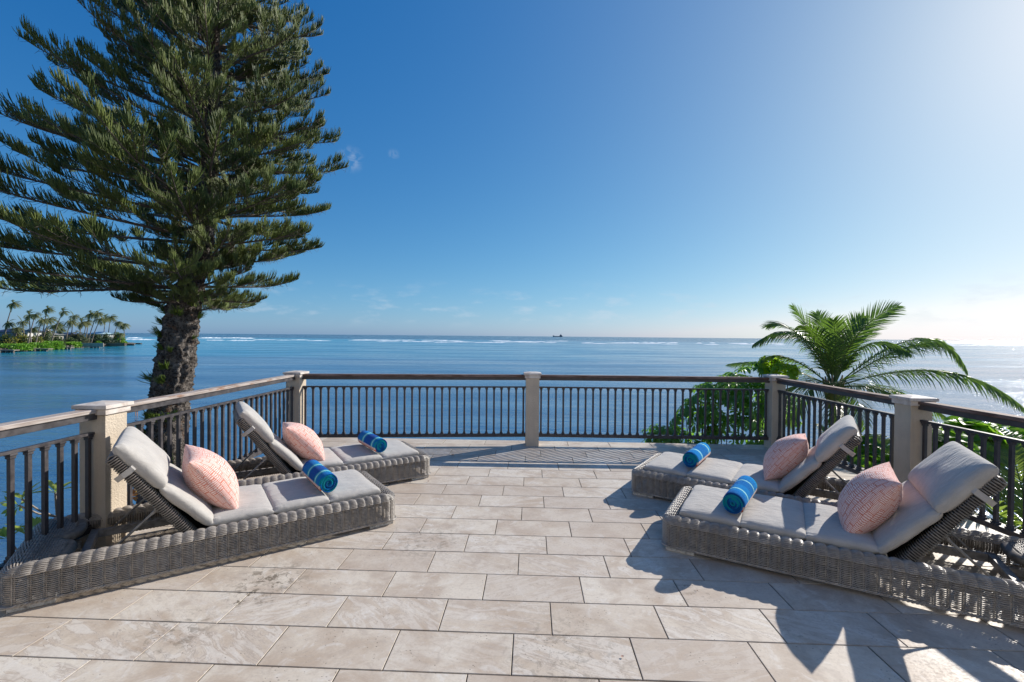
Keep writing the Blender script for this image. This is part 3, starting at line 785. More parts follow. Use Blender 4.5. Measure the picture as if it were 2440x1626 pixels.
# ================================================================== PINE
def strand(q, p, d, L, r0, seg=3, upb=.6):
    p = Vector(p); d = Vector(d).normalized(); pts = [p.copy()]
    for i in range(seg):
        d = (d+Vector((0, 0, upb/seg))).normalized(); p = p+d*(L/seg); pts.append(p.copy())
    q.tube(pts, [r0]*(seg)+[r0*.45], 3, cap=False)
def pine_branch(L, seed, up=.0, dens=1.):
    rr = random.Random(seed); wood = MB(); fol = MB()
    def limb(p0, d0, ln, r, foliage_from, droop, n=10):
        pts = []; p = Vector(p0); d = Vector(d0).normalized()
        for i in range(n+1):
            pts.append(p.copy()); t = i/n
            d = (d+Vector((rr.gauss(0, .025), rr.gauss(0, .03), droop+(.075 if t > .6 else 0)))).normalized(); p = p+d*(ln/n)
        wood.tube(pts, [max(.004, r*(1-.85*i/n)) for i in range(n+1)], 5)
        m_ = int(ln*(1-foliage_from)*125*dens); fq = rr.uniform(2.2, 3.2)*ln; ph0 = rr.uniform(0, 6)
        for k in range(m_):
            t = foliage_from+(1-foliage_from)*(rr.random()**.7)
            if t < .9 and rr.random() > .30+.70*(.5+.5*math.sin(t*fq*2.2+ph0)): continue
            f = t*n; i = min(int(f), n-1); q0 = pts[i].lerp(pts[i+1], f-i); dd = (pts[i+1]-pts[i]).normalized()
            side = dd.cross(Vector((0, 0, 1))).normalized(); upd = side.cross(dd)
            a = rr.gauss(0, .95); rad = upd*math.cos(a)+side*math.sin(a)
            ls = rr.uniform(.15, .33)*(1.0-.35*max(0, (t-.85)/.15))*(.8 if a > 1.2 or a < -1.2 else 1)
            strand(fol, q0, dd*rr.uniform(.7, 1.1)+rad*rr.uniform(.35, .9), ls, rr.uniform(.0050, .0078), 3, .85)
        for k in range(int(ln*7)):         # dry threads hanging below
            t = rr.uniform(foliage_from*.5, 1); f = t*n; i = min(int(f), n-1); q0 = pts[i].lerp(pts[i+1], f-i); dd = (pts[i+1]-pts[i]).normalized()
            strand(wood, q0, dd*.6+Vector((rr.gauss(0, .4), rr.gauss(0, .4), -.7)), rr.uniform(.06, .16), .0028, 3, .3)
        return pts
    main = limb((0, 0, 0), (1, 0, up), L, .012+.007*L, .34, .004)
    ns = int(L*3.4)
    for k in range(ns):
        t = rr.uniform(.18, .80); f = t*10; i = int(f); p = main[i].lerp(main[i+1], f-i); s_ = rr.choice((-1, 1)); an = rr.uniform(.35, .75)*s_
        dd = (main[i+1]-main[i]).normalized(); side = dd.cross(Vector((0, 0, 1))).normalized()
        limb(p, dd*math.cos(an)+side*math.sin(an)+Vector((0, 0, rr.uniform(-.02, .12))), rr.uniform(.30, .55)*L*(1-t*.65), .008, .38, .01, 6)
    return wood.mesh('branch'), fol.mesh('foliage')
BR = [pine_branch(L, 10+i, up) for i, (L, up) in enumerate(((3.6, 0), (3.3, .02), (3.0, .03), (3.4, 0), (2.7, .0), (3.1, .03)))]
BL = [3.6, 3.3, 3.0, 3.4, 2.7, 3.1]
TY = 8.5
TRK = [(-6.6, -7.8, .37), (-6.55, -4, .34), (-6.36, -.66, .315), (-6.2, .6, .295), (-6.06, 1.6, .272), (-6.0, 1.95, .25), (-5.86, 2.5, .20), (-5.6, 3.4, .16), (-5.5, 5.0, .13), (-5.42, 7.7, .10), (-5.36, 11, .06), (-5.34, 14, .015)]
def trk(z):
    for (x0, z0, r0), (x1, z1, r1) in zip(TRK, TRK[1:]):
        if z <= z1: t = max(0, (z-z0)/(z1-z0)); return x0+(x1-x0)*t, r0+(r1-r0)*t
    return TRK[-1][0], TRK[-1][2]
pine = empty('pine_tree', (-6.6, TY, SEA+.7)); tag(pine, 'tall pine with rope-like foliage and a rough trunk, leaning beyond the left railing', 'pine tree')
OFF = Vector((-6.6, TY, SEA+.7))
V = []; F = []; nz_ = 260; na = 60; zs = [-7.8+(14+7.8)*(i/nz_)**1.0 for i in range(nz_+1)]
zs = [-7.8+i*.28 for i in range(24)]+[-1.2+i*.026 for i in range(180)]+[3.5+i*.15 for i in range(71)]
for z in zs:
    x, r = trk(z)
    for k in range(na):
        a = 2*PI*k/na; p = Vector((math.cos(a)*3.2, math.sin(a)*3.2, z*3.2))
        amp = min(.05, r*.2)
        d = noise.noise(p*1.6)*1.1*amp + abs(noise.noise(p*4.1))*1.6*amp+noise.noise(p*9)*.4*amp + max(0, noise.noise(p*2.9+Vector((7, 3, 1))))*amp
        V.append((x+(r-.02+d)*math.cos(a)-OFF.x, (r-.02+d)*math.sin(a), z-OFF.z))
for i in range(len(zs)-1):
    for k in range(na): a = i*na+k; b = i*na+(k+1) % na; F.append((a, b, b+na, a+na))
ob('trunk', mesh_np('pine_trunk', V, F), MBARK, pine)
# whorls: (height, pitch at that height)
z = 2.35; wi = 0; nb = 0
prr = random.Random(5)
while z < 13.2:
    x, r = trk(z); rel = (z-2.35)/10.9
    nbr = 6
    for k in range(nbr):
        az = 2*PI*(k+.5*(wi % 2)+prr.uniform(-.28, .28))/nbr
        lft = .5-.5*math.cos(az)            # 1 towards the left, 0 towards the right
        lr = 2.25+1.75*lft                    # reach
        if z < 3.4: lr = (1.15+(z-2.3)*1.0)*(1-lft)+3.9*lft
        if lft > .5 : lr *= 1.0
        lr *= (1-.62*max(0, (z-3.9)/6.0)**1.0*(.55+.45*lft)); lr *= prr.uniform(.88, 1.08)
        if math.sin(az) < -.4: lr = min(lr, 2.9)
        if z > 5.2: lr *= 1-.14*lft
        lr *= (1-.25*max(0, -math.sin(az))*lft) if z > 4. else 1+.12*lft
        pitch = R(-3+ 24*min(1, (z-2.35)/4.2)*(.22+.78*lft)) + prr.uniform(-.05, .06) + (R(4) if lft < .5 else 0)
        if z < 3.2 and lft < .5: pitch = R(prr.uniform(0, 14))
        v = prr.randrange(6); s_ = lr/BL[v]
        zz = z+prr.uniform(-.12, .12)
        w_ = ob('branch', BR[v][0], MTWIG, pine); f_ = ob('foliage', BR[v][1], MPINE, w_)
        w_.matrix_local = Matrix.Translation((x-OFF.x, 0, zz-OFF.z)) @ Matrix.Rotation(az, 4, 'Z') @ Matrix.Rotation(-pitch, 4, 'Y') @ Matrix.Diagonal((s_, max(.75, s_), max(.85, min(1.05, s_)), 1))
        nb += 1
    if z > 2.6 and z < 9.5:
        for k in range(6):
            az = prr.uniform(0, 2*PI); v = prr.randrange(6); ln = prr.uniform(.9, 1.9)*(1-.05*z)*(.7 if z < 3.2 else 1); s_ = ln/BL[v]
            w_ = ob('branch', BR[v][0], MTWIG, pine); f_ = ob('foliage', BR[v][1], MPINE, w_)
            w_.matrix_local = Matrix.Translation((x-OFF.x, 0, z+prr.uniform(-.2, .2)-OFF.z)) @ Matrix.Rotation(az, 4, 'Z') @ Matrix.Rotation(-prr.uniform(.0, .35), 4, 'Y') @ Matrix.Diagonal((s_, max(.7, s_), .8, 1)); nb += 1
    z += .44 if z < 8 else .55; wi += 1
for k, (az_, zz, ln) in enumerate(((0., 2.0, .55), (3.0, 2.02, .60), (-.5, 2.12, .75), (-2.6, 2.15, .80), (-1.2, 2.1, .6), (-1.9, 2.2, .7), (.35, 2.22, 1.05), (3.4, 2.2, .7), (-.15, 2.32, 1.2), (-1.5, 2.35, .9), (-2.2, 2.35, 1.0), (-.9, 2.4, .9), (2.2, 2.2, .8), (1.2, 2.2, .8))):
    x, r = trk(zz); v = k % 6; s_ = ln/BL[v]*1.15
    w_ = ob('branch', BR[v][0], MTWIG, pine); f_ = ob('foliage', BR[v][1], MPINE, w_)
    w_.matrix_local = Matrix.Translation((x-OFF.x+math.cos(az_)*r*.5, math.sin(az_)*r*.5, zz-OFF.z)) @ Matrix.Rotation(az_, 4, 'Z') @ Matrix.Rotation(-prr.uniform(-.1, .12), 4, 'Y') @ Matrix.Diagonal((s_, .62, .6, 1)); nb += 1
print('branches', nb)
# short shoots on the trunk
sh = []
for i in range(4):
    q = MB(); rr = random.Random(90+i)
    for k in range(46):
        a = rr.uniform(-1.2, 1.2); strand(q, (0, rr.uniform(-.04, .04), rr.uniform(-.04, .04)), (1, math.sin(a), rr.uniform(-.2, .8)), rr.uniform(.08, .22), .005, 3, .6)
    sh.append(q.mesh('shoot'))
MSHOOT = leafmat('shoot_foliage', (.10, .17, .035), (.22, .30, .06), .3, .5, .3, (.3, .45, .08))
SHT = [(-1.25, 1.93, .9), (-2.7, 1.95, .8), (-2.2, 1.55, 1.), (-1.45, .98, .9), (-1.9, 1.32, .7), (-1.3, 1.27, .6), (-1.5, .72, .9), (-2.9, .72, 1.2), (-1.35, .35, .8), (-1.5, .05, 1.1), (-.9, .05, 1.1), (-1.8, .1, 1.), (-2.4, -.2, 1.3), (-1.3, -.5, 1.2), (-1.6, -.9, 1.3), (-.8, -.7, 1.), (-1.9, -.4, 1.2), (.15, 1.88, .8), (3.0, 1.95, .9), (-.1, 1.5, .5), (3.1, 1.35, .6), (-.6, 2.1, .8), (-2.9, 1.75, .9)]
for i, (a, zz, s_) in enumerate(SHT):
    x, r = trk(zz); o = ob('shoot', sh[i % 4], MSHOOT, pine)
    o.matrix_local = Matrix.Translation((x+math.cos(a)*r*.98-OFF.x, math.sin(a)*r*.98, zz-OFF.z)) @ Matrix.Rotation(a, 4, 'Z') @ Matrix.Scale(s_*1.05, 4)

# ================================================================== COCONUT PALM
def frond_mesh(L, az, el, droop, seed, curve=None, nl=46, lw=.015, ll=.60, hang=.5, twist=0., name='frond', rachis=.016, off=.0):
    rr = random.Random(seed); q = MB(); n = 18
    d = Vector((math.cos(az)*math.cos(el), math.sin(az)*math.cos(el), math.sin(el))); p = Vector((0, 0, 0)); pts = []
    dr = droop/n
    for i in range(n+1):
        pts.append(p.copy()); t = i/n
        d = (d+Vector((0, 0, -dr*(.35+1.3*t)))).normalized(); p = p+d*(L/n)
    if curve:
        P0, P1, P2 = [Vector(c_) for c_ in curve]; pts = [P0*(1-t)**2+P1*2*t*(1-t)+P2*t*t for t in [i/n for i in range(n+1)]]
    q.tube(pts, [rachis*(1-.85*i/n) for i in range(n+1)], 5)
    if curve: az = math.atan2(P2.y, P2.x)
    sd0 = Vector((-math.sin(az), math.cos(az), 0))
    for k in range(nl):
        t = .14+.86*(k+rr.uniform(-.2, .2))/nl; t = min(max(t, 0), .999); f = t*n; i = int(f); b = pts[i].lerp(pts[i+1], f-i); dd = (pts[i+1]-pts[i]).normalized()
        upn = sd0.cross(dd).normalized(); upn = -upn if upn.z < 0 else upn
        for s_ in (-1, 1):
            ln = ll*(math.sin(PI*min(1, .16+t*.80))**.6)*rr.uniform(.88, 1.08)*(1-.3*max(0, (t-.8)/.2))
            side = (sd0*s_*math.cos(twist)+upn*math.sin(twist)*s_)
            lean = .55+.9*t+rr.uniform(-.08, .08)
            dl = (side+dd*lean+upn*(.28-.35*t)+Vector((rr.gauss(0, .05), rr.gauss(0, .05), rr.gauss(0, .05)))).normalized()
            P = [b]; pp = b.copy(); seg = 4
            for m_ in range(seg):
                dl = (dl+Vector((0, 0, -hang*(m_+.6)/seg*rr.uniform(.8, 1.2)))).normalized(); pp = pp+dl*(ln/seg); P.append(pp.copy())
            V = []; wv = dd.cross(dl)
            for m_, pt in enumerate(P):
                w_ = lw*(.55, 1., .85, .5, .04)[m_]; ax = (dd-dl*dd.dot(dl)).normalized()
                nrm = ax.cross(dl)
                V += [pt-ax*w_+nrm*w_*.0, pt+nrm*w_*.35, pt+ax*w_]
            F = []
            for m_ in range(seg):
                a = m_*3; F += [(a, a+1, a+4, a+3), (a+1, a+2, a+5, a+4)]
            q.add(V, F)
    return q.mesh(name, False)
def tapered(q, pts, rads, n=10): q.tube(pts, rads, n)
PY = 7.9
pc = aty(1986, 925, PY)
palm = empty('coconut_palm', (pc.x+.1, pc.y, SEA+.7)); tag(palm, 'coconut palm with arching green fronds beyond the right railing', 'palm tree')
PO = Vector((pc.x+.1, pc.y, SEA+.7)); base = pc-PO
q = MB(); n = 24
tapered(q, [(-.15*math.sin(PI*i/n), 0, (base.z-.05)*i/n) for i in range(n+1)], [.16-.05*i/n+(.008 if i % 2 else 0) for i in range(n+1)], 12)
ob('trunk', q.mesh('palm_trunk'), MTWIG, palm)
# control points of each frond: (right, up, away) as seen from the terrace
va = math.atan2(pc.x, pc.y); RV = Vector((math.cos(va), -math.sin(va), 0)); DV = Vector((math.sin(va), math.cos(va), 0)); UV_ = Vector((0, 0, 1))
FR = [((-.42, 1.40, -.1), (-1.20, .72, -.2)), ((-.55, 1.30, .25), (-1.05, 1.05, .4)), ((-.25, .9, .1), (-.62, 1.42, .05)), ((-.05, .8, .3), (-.28, 1.30, .4)), ((.05, .8, -.2), (-.02, 1.15, -.35)),
      ((.08, .85, .1), (.40, 1.22, .2)), ((.2, 1.1, 0), (.85, 1.38, .1)), ((.35, 1.15, -.2), (.95, .62, -.3)), ((1.28, 1.5, .1), (1.66, .36, .1)), ((1.5, .80, -.1), (2.30, -.18, .15)),
      ((-.72, .72, -.1), (-1.05, .45, -.2)), ((-.9, .5, .4), (-1.75, .30, .7)), ((.2, .5, -.7), (.4, -.5, -1.0)), ((-.3, .4, -.6), (-.6, -.6, -.9)),
      ((.9, .3, -.5), (1.3, -.7, -.8)), ((-.8, .2, 0), (-1.2, -.7, 0)), ((.8, .2, .5), (1.6, -.5, .6)), ((0, .1, -.5), (.1, -1., -.8)), ((.25, .9, .5), (.5, .9, 1.1)), ((-.1, .95, -.3), (-.45, 1.05, -.6)), ((1.0, .95, .3), (1.5, .75, .5))]
HANG_T = {5: .7, 6: .8, 2: .5, 18: -.6}
HANG = {0: .75, 1: .3, 7: .9, 8: .95, 9: .85, 10: .6, 11: .5, 20: .4}
for i, (p1, p2) in enumerate(FR):
    cv = [RV*a+UV_*b+DV*c for a, b, c in ((0, 0, 0), p1, p2)]
    L = ((cv[1]).length+(cv[2]-cv[1]).length+cv[2].length)/2
    up_ = i in (2, 3, 4, 5, 6)
    ob('frond', frond_mesh(L, 0, 0, 0, 200+i, cv, nl=int(28+L*18), lw=.0100, ll=.27+.11*min(L, 2.2), hang=HANG.get(i, .14 if up_ else .4), twist=(.15 if i in HANG else HANG_T[i] if i in HANG_T else .45*((i*7) % 5-2)/2), rachis=.013), MPALM, palm, base)
q = MB(); rr = random.Random(3)
for k in range(14):
    a = rr.uniform(0, 2*PI); q.tube([(0.03*math.cos(a), .03*math.sin(a), -.35), (.10*math.cos(a), .10*math.sin(a), -.1), (.16*math.cos(a), .16*math.sin(a), rr.uniform(.05, .25))], [.04, .035, .012], 5)
ob('leaf_sheath', q.mesh('leaf_sheath'), plain('sheath', (.30, .20, .10), .8, .4, 20), palm, base)

# ================================================================== UMBRELLA BUSH
def whorl(nl, L, wd, droop, seed, up=.25, rnd_=.12, fold=.25):
    rr = random.Random(seed); q = MB()
    for k in range(nl):
        a = 2*PI*k/nl+rr.gauss(0, .12); d = Vector((math.cos(a), math.sin(a), up+rr.gauss(0, rnd_))).normalized(); sd = Vector((-math.sin(a), math.cos(a), 0))
        ln = L*rr.uniform(.8, 1.1); p = Vector((0, 0, 0)); V = []; prof = (.10, .12, .75, 1., .85, .05); seg = 5
        for i in range(seg+1):
            nrm = sd.cross(d).normalized(); nrm = nrm if nrm.z > 0 else -nrm
            w_ = wd*prof[i]
            V += [p-sd*w_+nrm*w_*fold, p.copy(), p+sd*w_+nrm*w_*fold]
            d = (d+Vector((0, 0, -droop/seg))).normalized(); p = p+d*(ln/seg)
        F = []
        for i in range(seg): a_ = i*3; F += [(a_, a_+1, a_+4, a_+3), (a_+1, a_+2, a_+5, a_+4)]
        q.add(V, F)
    return q.mesh('leaf')
def bush(name, label, cat, root, blobs, leafs, mat, nleaf, smin, smax, seed, stemmat=MTWIG, tilt=.5, stems=7):
    """blobs: (x,y,z,rx,ry,rz) in world; leaves on the shell and inside"""
    rr = random.Random(seed); e = empty(name, root); tag(e, label, cat); O = Vector(root)
    vol = [b[3]*b[4]*b[5] for b in blobs]; q = MB()
    for b in blobs:
        c = Vector(b[:3])
        for k in range(max(2, int(stems*b[3]*b[5]/sum(x[3]*x[5] for x in blobs)*len(blobs)/2))):
            tgt = c+Vector((rr.uniform(-.6, .6)*b[3], rr.uniform(-.6, .6)*b[4], rr.uniform(-.2, .7)*b[5])); st = O+Vector((rr.uniform(-.2, .2), rr.uniform(-.2, .2), 0))
            midp = st.lerp(tgt, .55)+Vector((rr.uniform(-.25, .25), rr.uniform(-.25, .25), .2))
            q.tube([st-O, midp-O, tgt-O], [.035, .022, .008], 5)
    ob('stem', q.mesh('stem'), stemmat, e)
    for k in range(nleaf):
        b = rr.choices(blobs, vol)[0]
        while True:
            d = Vector((rr.gauss(0, 1), rr.gauss(0, 1), rr.gauss(0, 1))).normalized()
            if d.z > -.75: break
        rad = rr.uniform(.55, 1.06)**.6
        p = Vector((b[0]+d.x*b[3]*rad, b[1]+d.y*b[4]*rad, b[2]+d.z*b[5]*rad))
        dirn = (Vector((d.x, d.y, max(d.z, 0)+tilt))+Vector((rr.gauss(0, .3), rr.gauss(0, .3), rr.gauss(0, .2)))).normalized()
        o = ob('leaf', rr.choice(leafs), mat, e)
        o.matrix_local = Matrix.Translation(p-O) @ dirn.to_track_quat('Z', 'Y').to_matrix().to_4x4() @ Matrix.Rotation(rr.uniform(0, 6.28), 4, 'Z') @ Matrix.Scale(rr.uniform(smin, smax), 4)
    return e
UL = [whorl(8, .165, .026, 1.5, 31), whorl(7, .15, .025, 1.2, 32), whorl(9, .17, .024, 1.8, 33)]
BY = 8.3
def bl(u, v, y, rx, ry, rz): p = aty(u, v, y); return (p.x, p.y, p.z, rx, ry, rz)
gz = SEA+.7
bush('umbrella_bush', 'umbrella bush with drooping finger leaves beyond the sea side railing', 'bush', (3.6, 8.6, gz),
     [bl(1765, 922, 8.4, .42, .4, .32), bl(1680, 935, 8.3, .30, .3, .28), bl(1720, 960, 8.2, .52, .45, .50), bl(1800, 930, 8.6, .40, .4, .52), bl(1660, 1010, 8.4, .45, .4, .45), bl(1760, 1040, 8.0, .6, .4, .4), bl(1850, 980, 8.8, .45, .4, .45)], UL, MUMB, 298, .8, 1.35, 41, tilt=.9)
bush('umbrella_bush', 'low umbrella bush at the left end of the leafy bushes, seen through the balusters', 'bush', (3.0, 8.2, gz),
     [bl(1580, 1055, 8.0, .32, .3, .32), bl(1640, 1090, 8.0, .5, .3, .3)], UL, MUMB, 120, .8, 1.35, 42, tilt=.9)
YL = [whorl(8, .12, .024, 1.2, 51), whorl(7, .11, .024, .9, 52)]
bush('bright_shrub', 'bright yellow green shrub tip showing above the far right corner post', 'shrub', (4.75, 8.4, gz),
     [bl(1870, 885, 8.0, .20, .2, .14), bl(1835, 872, 8.4, .22, .2, .20)], YL, leafmat('bright_leaf', (.09, .20, .015), (.26, .38, .02), .5, .4, .5, (.6, .85, .05)), 70, .8, 1.2, 43)
# broad leaved shrub at the right
def broadleaf(seed, s=.10):
    rr = random.Random(seed); q = MB()
    for k in range(6):
        a = 2*PI*k/6+rr.gauss(0, .2); d = Vector((math.cos(a), math.sin(a), rr.uniform(.3, .9))).normalized(); sd = Vector((-math.sin(a), math.cos(a), 0)); p = Vector((0, 0, 0)); V = []
        ln = s*rr.uniform(.8, 1.2)
        for i, w_ in enumerate((.05, .42, .60, .55, .12)):
            ww = w_*s; nrm = sd.cross(d).normalized(); nrm = nrm if nrm.z > 0 else -nrm
            V += [p-sd*ww+nrm*ww*.25, p.copy(), p+sd*ww+nrm*ww*.25]; d = (d+Vector((0, 0, -.14))).normalized(); p = p+d*ln/3.4
        F = []
        for i in range(4): a_ = i*3; F += [(a_, a_+1, a_+4, a_+3), (a_+1, a_+2, a_+5, a_+4)]
        q.add(V, F)
    return q.mesh('leaf')
BRL = [broadleaf(61), broadleaf(62), broadleaf(63)]
bush('broadleaf_shrub', 'broad leaved shrub with bright backlit leaves beyond the right railing', 'shrub', (5.4, 5.9, gz),
     [bl(2300, 1060, 5.2, .28, .3, .24), bl(2240, 1110, 5.0, .28, .3, .36), bl(2390, 1060, 5.3, .30, .3, .2), bl(2180, 1180, 5.2, .3, .3, .3)], BRL, MBROAD, 260, .8, 1.25, 44)
bush('broadleaf_shrub', 'low broad leaved shrub between the palm trunk and the short railing bay', 'shrub', (5.2, 7.0, gz),
     [bl(2110, 1130, 6.0, .35, .3, .25), bl(2040, 1080, 6.6, .3, .3, .25)], BRL, MBROAD, 130, .7, 1.1, 45)
# areca palms
def areca(label, root, fr, seed):
    e = empty('areca_palm', root); tag(e, label, 'palm'); O = Vector(root)
    q = MB(); 
    for (p, a, el, L, dr) in fr: 
        b = Vector(p)-O; q.tube([Vector((b.x*.3, b.y*.3, 0)), b], [.03, .018], 6)
    ob('stem', q.mesh('areca_stem'), plain('areca_stem', (.16, .17, .05), .6), e)
    for i, (p, a, el, L, dr) in enumerate(fr):
        ob('frond', frond_mesh(L, R(a), R(el), dr, seed+i, None, nl=40, lw=.013, ll=.38, hang=.16, rachis=.008), MARECA, e, Vector(p)-O)
bA = (5.0, 4.6, gz)
areca('areca palm with narrow pale green leaflets by the right edge of the frame', bA,
      [((4.75, 4.3, -.35), 170, 60, 1.1, 1.3), ((4.9, 4.5, -.3), 120, 70, 1.2, 1.2), ((4.95, 4.4, -.3), 60, 65, 1.3, 1.3), ((4.9, 4.3, -.4), -60, 60, 1.2, 1.4), ((4.8, 4.5, -.4), 200, 40, 1.1, 1.4), ((5.0, 4.6, -.4), 10, 60, 1.3, 1.2), ((4.8, 4.2, -.5), -120, 55, 1.1, 1.4), ((4.7, 4.4, -.5), 150, 50, 1.2, 1.6), ((4.9, 4.1, -.4), -90, 70, 1.1, 1.)], 300)
areca('areca palm with arching leaflets below the short railing bay', (5.0, 6.1, gz),
      [((4.6, 6.0, -.7), 170, 60, 1.3, 1.5), ((4.8, 6.1, -.7), 120, 70, 1.3, 1.2), ((4.9, 6.0, -.7), 60, 65, 1.3, 1.3), ((4.9, 5.9, -.7), -70, 60, 1.3, 1.6), ((4.7, 5.8, -.7), -140, 55, 1.3, 1.6), ((5.0, 6.1, -.7), 10, 60, 1.3, 1.2), ((4.6, 6.2, -.7), 190, 45, 1.2, 1.5)], 330)
# twigs with long leaves at the left edge
LLF = [whorl(9, .17, .021, .5, 71, .7, .35, .35), whorl(8, .16, .020, .3, 72, .9, .35, .35)]
def longshrub():
    root = Vector((-5.2, 4.2, gz)); e = empty('long_leaved_shrub', root); tag(e, 'bare twigged shrub with long yellow green leaves behind the front left railing', 'shrub')
    tips = [(aty(52, 1190, 3.9), 1.0, Vector((-.2, 0, 1))), (aty(45, 1205, 3.95), .8, Vector((-1, 0, -.2))), (aty(132, 1175, 3.9), .95, Vector((.1, 0, 1))), (aty(62, 1275, 3.7), 1.05, Vector((0, 0, 1))), (aty(95, 1270, 3.8), 1., Vector((.3, 0, 1))), (aty(20, 1285, 3.8), 1., Vector((-.4, 0, .8)))]
    q = MB()
    j = aty(135, 1232, 4.2)
    for i, (t, s_, up_) in enumerate(tips):
        if i < 3: P = [j+Vector((.25, .3, -.3)), j, (j+t)/2+Vector((0, 0, -.02 if i != 2 else .0)), t]
        else: P = [t+Vector((.3, .5, -1.2)), t+Vector((.1, .2, -.5)), t]
        q.tube([p-root for p in P], .008, 6)
        o = ob('leaf', LLF[i % 2], MTWIGL, e); o.matrix_local = Matrix.Translation(t-root) @ up_.normalized().to_track_quat('Z', 'Y').to_matrix().to_4x4() @ Matrix.Rotation(i*1.3, 4, 'Z') @ Matrix.Scale(s_, 4)
    q.tube([Vector((0, 0, 0)), j+Vector((.25, .3, -.3))-root], [.03, .01], 6)
    ob('stem', q.mesh('stem'), plain('pale_twig', (.38, .33, .28), .8, .4, 30), e)
longshrub()
CL = [whorl(7, .16, .02, .4, 81, 1.0, .3, .3)]
bush('croton', 'red and yellow croton leaves glimpsed behind the front left lounger', 'shrub', (-4.3, 4.6, gz), [bl(306, 1182, 4.5, .07, .07, .05)], CL, MCROTON, 14, .35, .5, 46, stems=2)

# ================================================================== WADING PERSON
def person_wader():
    p = atz(325, 991, SEA); fig = [(0, 0, .95, .13), (0, 0, 1.15, .12), (0, 0, 1.36, .15), (0, 0, 1.5, .055), (0, .01, 1.66, .10),
        (-.11, 0, .88, .085), (-.13, .02, .5, .058), (-.12, .03, .02, .045), (.11, 0, .88, .085), (.12, -.03, .5, .058), (.13, 0, .02, .045),
        (-.20, 0, 1.38, .05), (-.27, -.06, 1.12, .04), (-.2, -.2, .98, .034), (.20, 0, 1.38, .05), (.27, -.05, 1.12, .04), (.22, -.2, 1., .034), (-.12, -.1, .0, .04), (.13, -.12, .0, .04)]
    ed = [(0, 1), (1, 2), (2, 3), (3, 4), (0, 5), (5, 6), (6, 7), (0, 8), (8, 9), (9, 10), (2, 11), (11, 12), (12, 13), (2, 14), (14, 15), (15, 16), (7, 17), (10, 18)]
    me = bpy.data.meshes.new('person'); me.from_pydata([f[:3] for f in fig], ed, [])
    o = bpy.data.objects.new('person', me); COL.objects.link(o); o.location = p+Vector((0, 0, -.12))
    sm = Mat('skin', (.38, .20, .13), .6).m; me.materials.append(sm)
    md = o.modifiers.new('Skin', 'SKIN'); 
    for i, f in enumerate(fig): me.skin_vertices[0].data[i].radius = (f[3], f[3]*.8)
    me.skin_vertices[0].data[0].use_root = True
    o.modifiers.new('Sub', 'SUBSURF').levels = 1; o.modifiers[-1].render_levels = 1
    tag(o, 'person in dark shorts and white top wading in the lagoon left of the pine trunk', 'person')
    q = MB(); q.tube([(0, 0, .80), (0, 0, 1.0)], [.21, .17], 10); q.tube([(-.11, 0, .62), (-.10, 0, .86)], [.10, .11], 8); q.tube([(.11, 0, .62), (.10, 0, .86)], [.10, .11], 8)
    ob('shorts', q.mesh('shorts'), plain('navy_cloth', (.02, .025, .05), .9), o)
    q = MB(); q.tube([(0, 0, 1.0), (0, 0, 1.2), (0, 0, 1.40), (0, 0, 1.46)], [.175, .17, .20, .10], 10); ob('shirt', q.mesh('shirt'), plain('white_cloth', (.75, .75, .74), .9), o)
    q = MB(); q.tube([(0, .02, 1.66), (0, .02, 1.75), (0, .02, 1.80)], [.125, .11, .03], 10); ob('hair', q.mesh('hair'), plain('dark_hair', (.03, .02, .015), .8), o)
me_ = person_wader()

# ================================================================== SHIP AND SURF
sp0 = atz(1328.5, 804, SEA); k = 5600/sp0.y; sh_ = Vector((ray(1328.5, 802).x*5600, 5600, SEA))
ship = empty('cargo_ship', sh_, math.atan2(-sh_.x, sh_.y)*0); tag(ship, 'distant cargo ship on the horizon', 'ship')
grey = plain('ship_paint', (.16, .18, .23), .7)
q = MB(); n = 10; P = []
for x, w_, h in ((-58, 1, 9.5), (-52, 8, 9), (45, 9, 8), (56, 8, 9), (60, 6, 10)):
    P += [(x, -w_, h), (x, w_, h), (x+(3 if x < -50 else 0), w_*.7, -3), (x+(3 if x < -50 else 0), -w_*.7, -3)]
F = [(0, 1, 2, 3), (19, 18, 17, 16)]
for i in range(4):
    for j in range(4): F.append((i*4+j, i*4+4+j, i*4+4+(j+1) % 4, i*4+(j+1) % 4))
q.add(P, F); ob('hull', q.mesh('hull', False), grey, ship)
q = MB(); q.box(24, 54, -8, 8, 8, 16); q.box(30, 48, -7, 7, 16, 23); q.box(34, 44, -6, 6, 23, 28); ob('superstructure', q.mesh('superstructure', False), grey, ship)
q = MB(); q.tube([(39, 0, 28), (39, 0, 38)], [1.2, .6], 6); ob('mast', q.mesh('mast'), grey, ship)
q = MB(); q.box(-57, -40, -7, 7, 9, 14); q.tube([(-50, 0, 12), (-50, 0, 21)], [.9, .5], 6); ob('forecastle', q.mesh('forecastle', False), grey, ship)
foam = Mat('foam', (.85, .88, .9), .8); fo = MB(); rr = random.Random(11)
def surf(u0, u1, v0, hgt, brk=.35):
    u = u0
    while u < u1:
        L = rr.uniform(12, 70)
        if rr.random() > brk:
            N = max(3, int(L/4)); V = []; F = []; vv = v0+rr.uniform(-1.2, 1.2)+(u-1220)*.00795
            for i in range(N+1):
                uu = u+L*i/N; p = atz(uu, vv, SEA); e = math.sin(PI*i/N)**.5 if 0 < i < N else .05; h = hgt*e*rr.uniform(.5, 1.1)
                V += [(p.x, p.y-3*hgt*e, SEA+.03), (p.x, p.y, SEA+h), (p.x, p.y+4, SEA+.0)]
            for i in range(N): a = i*3; F += [(a, a+3, a+4, a+1), (a+1, a+4, a+5, a+2)]
            fo.add(V, F)
        u += L*rr.uniform(.7, 1.1)
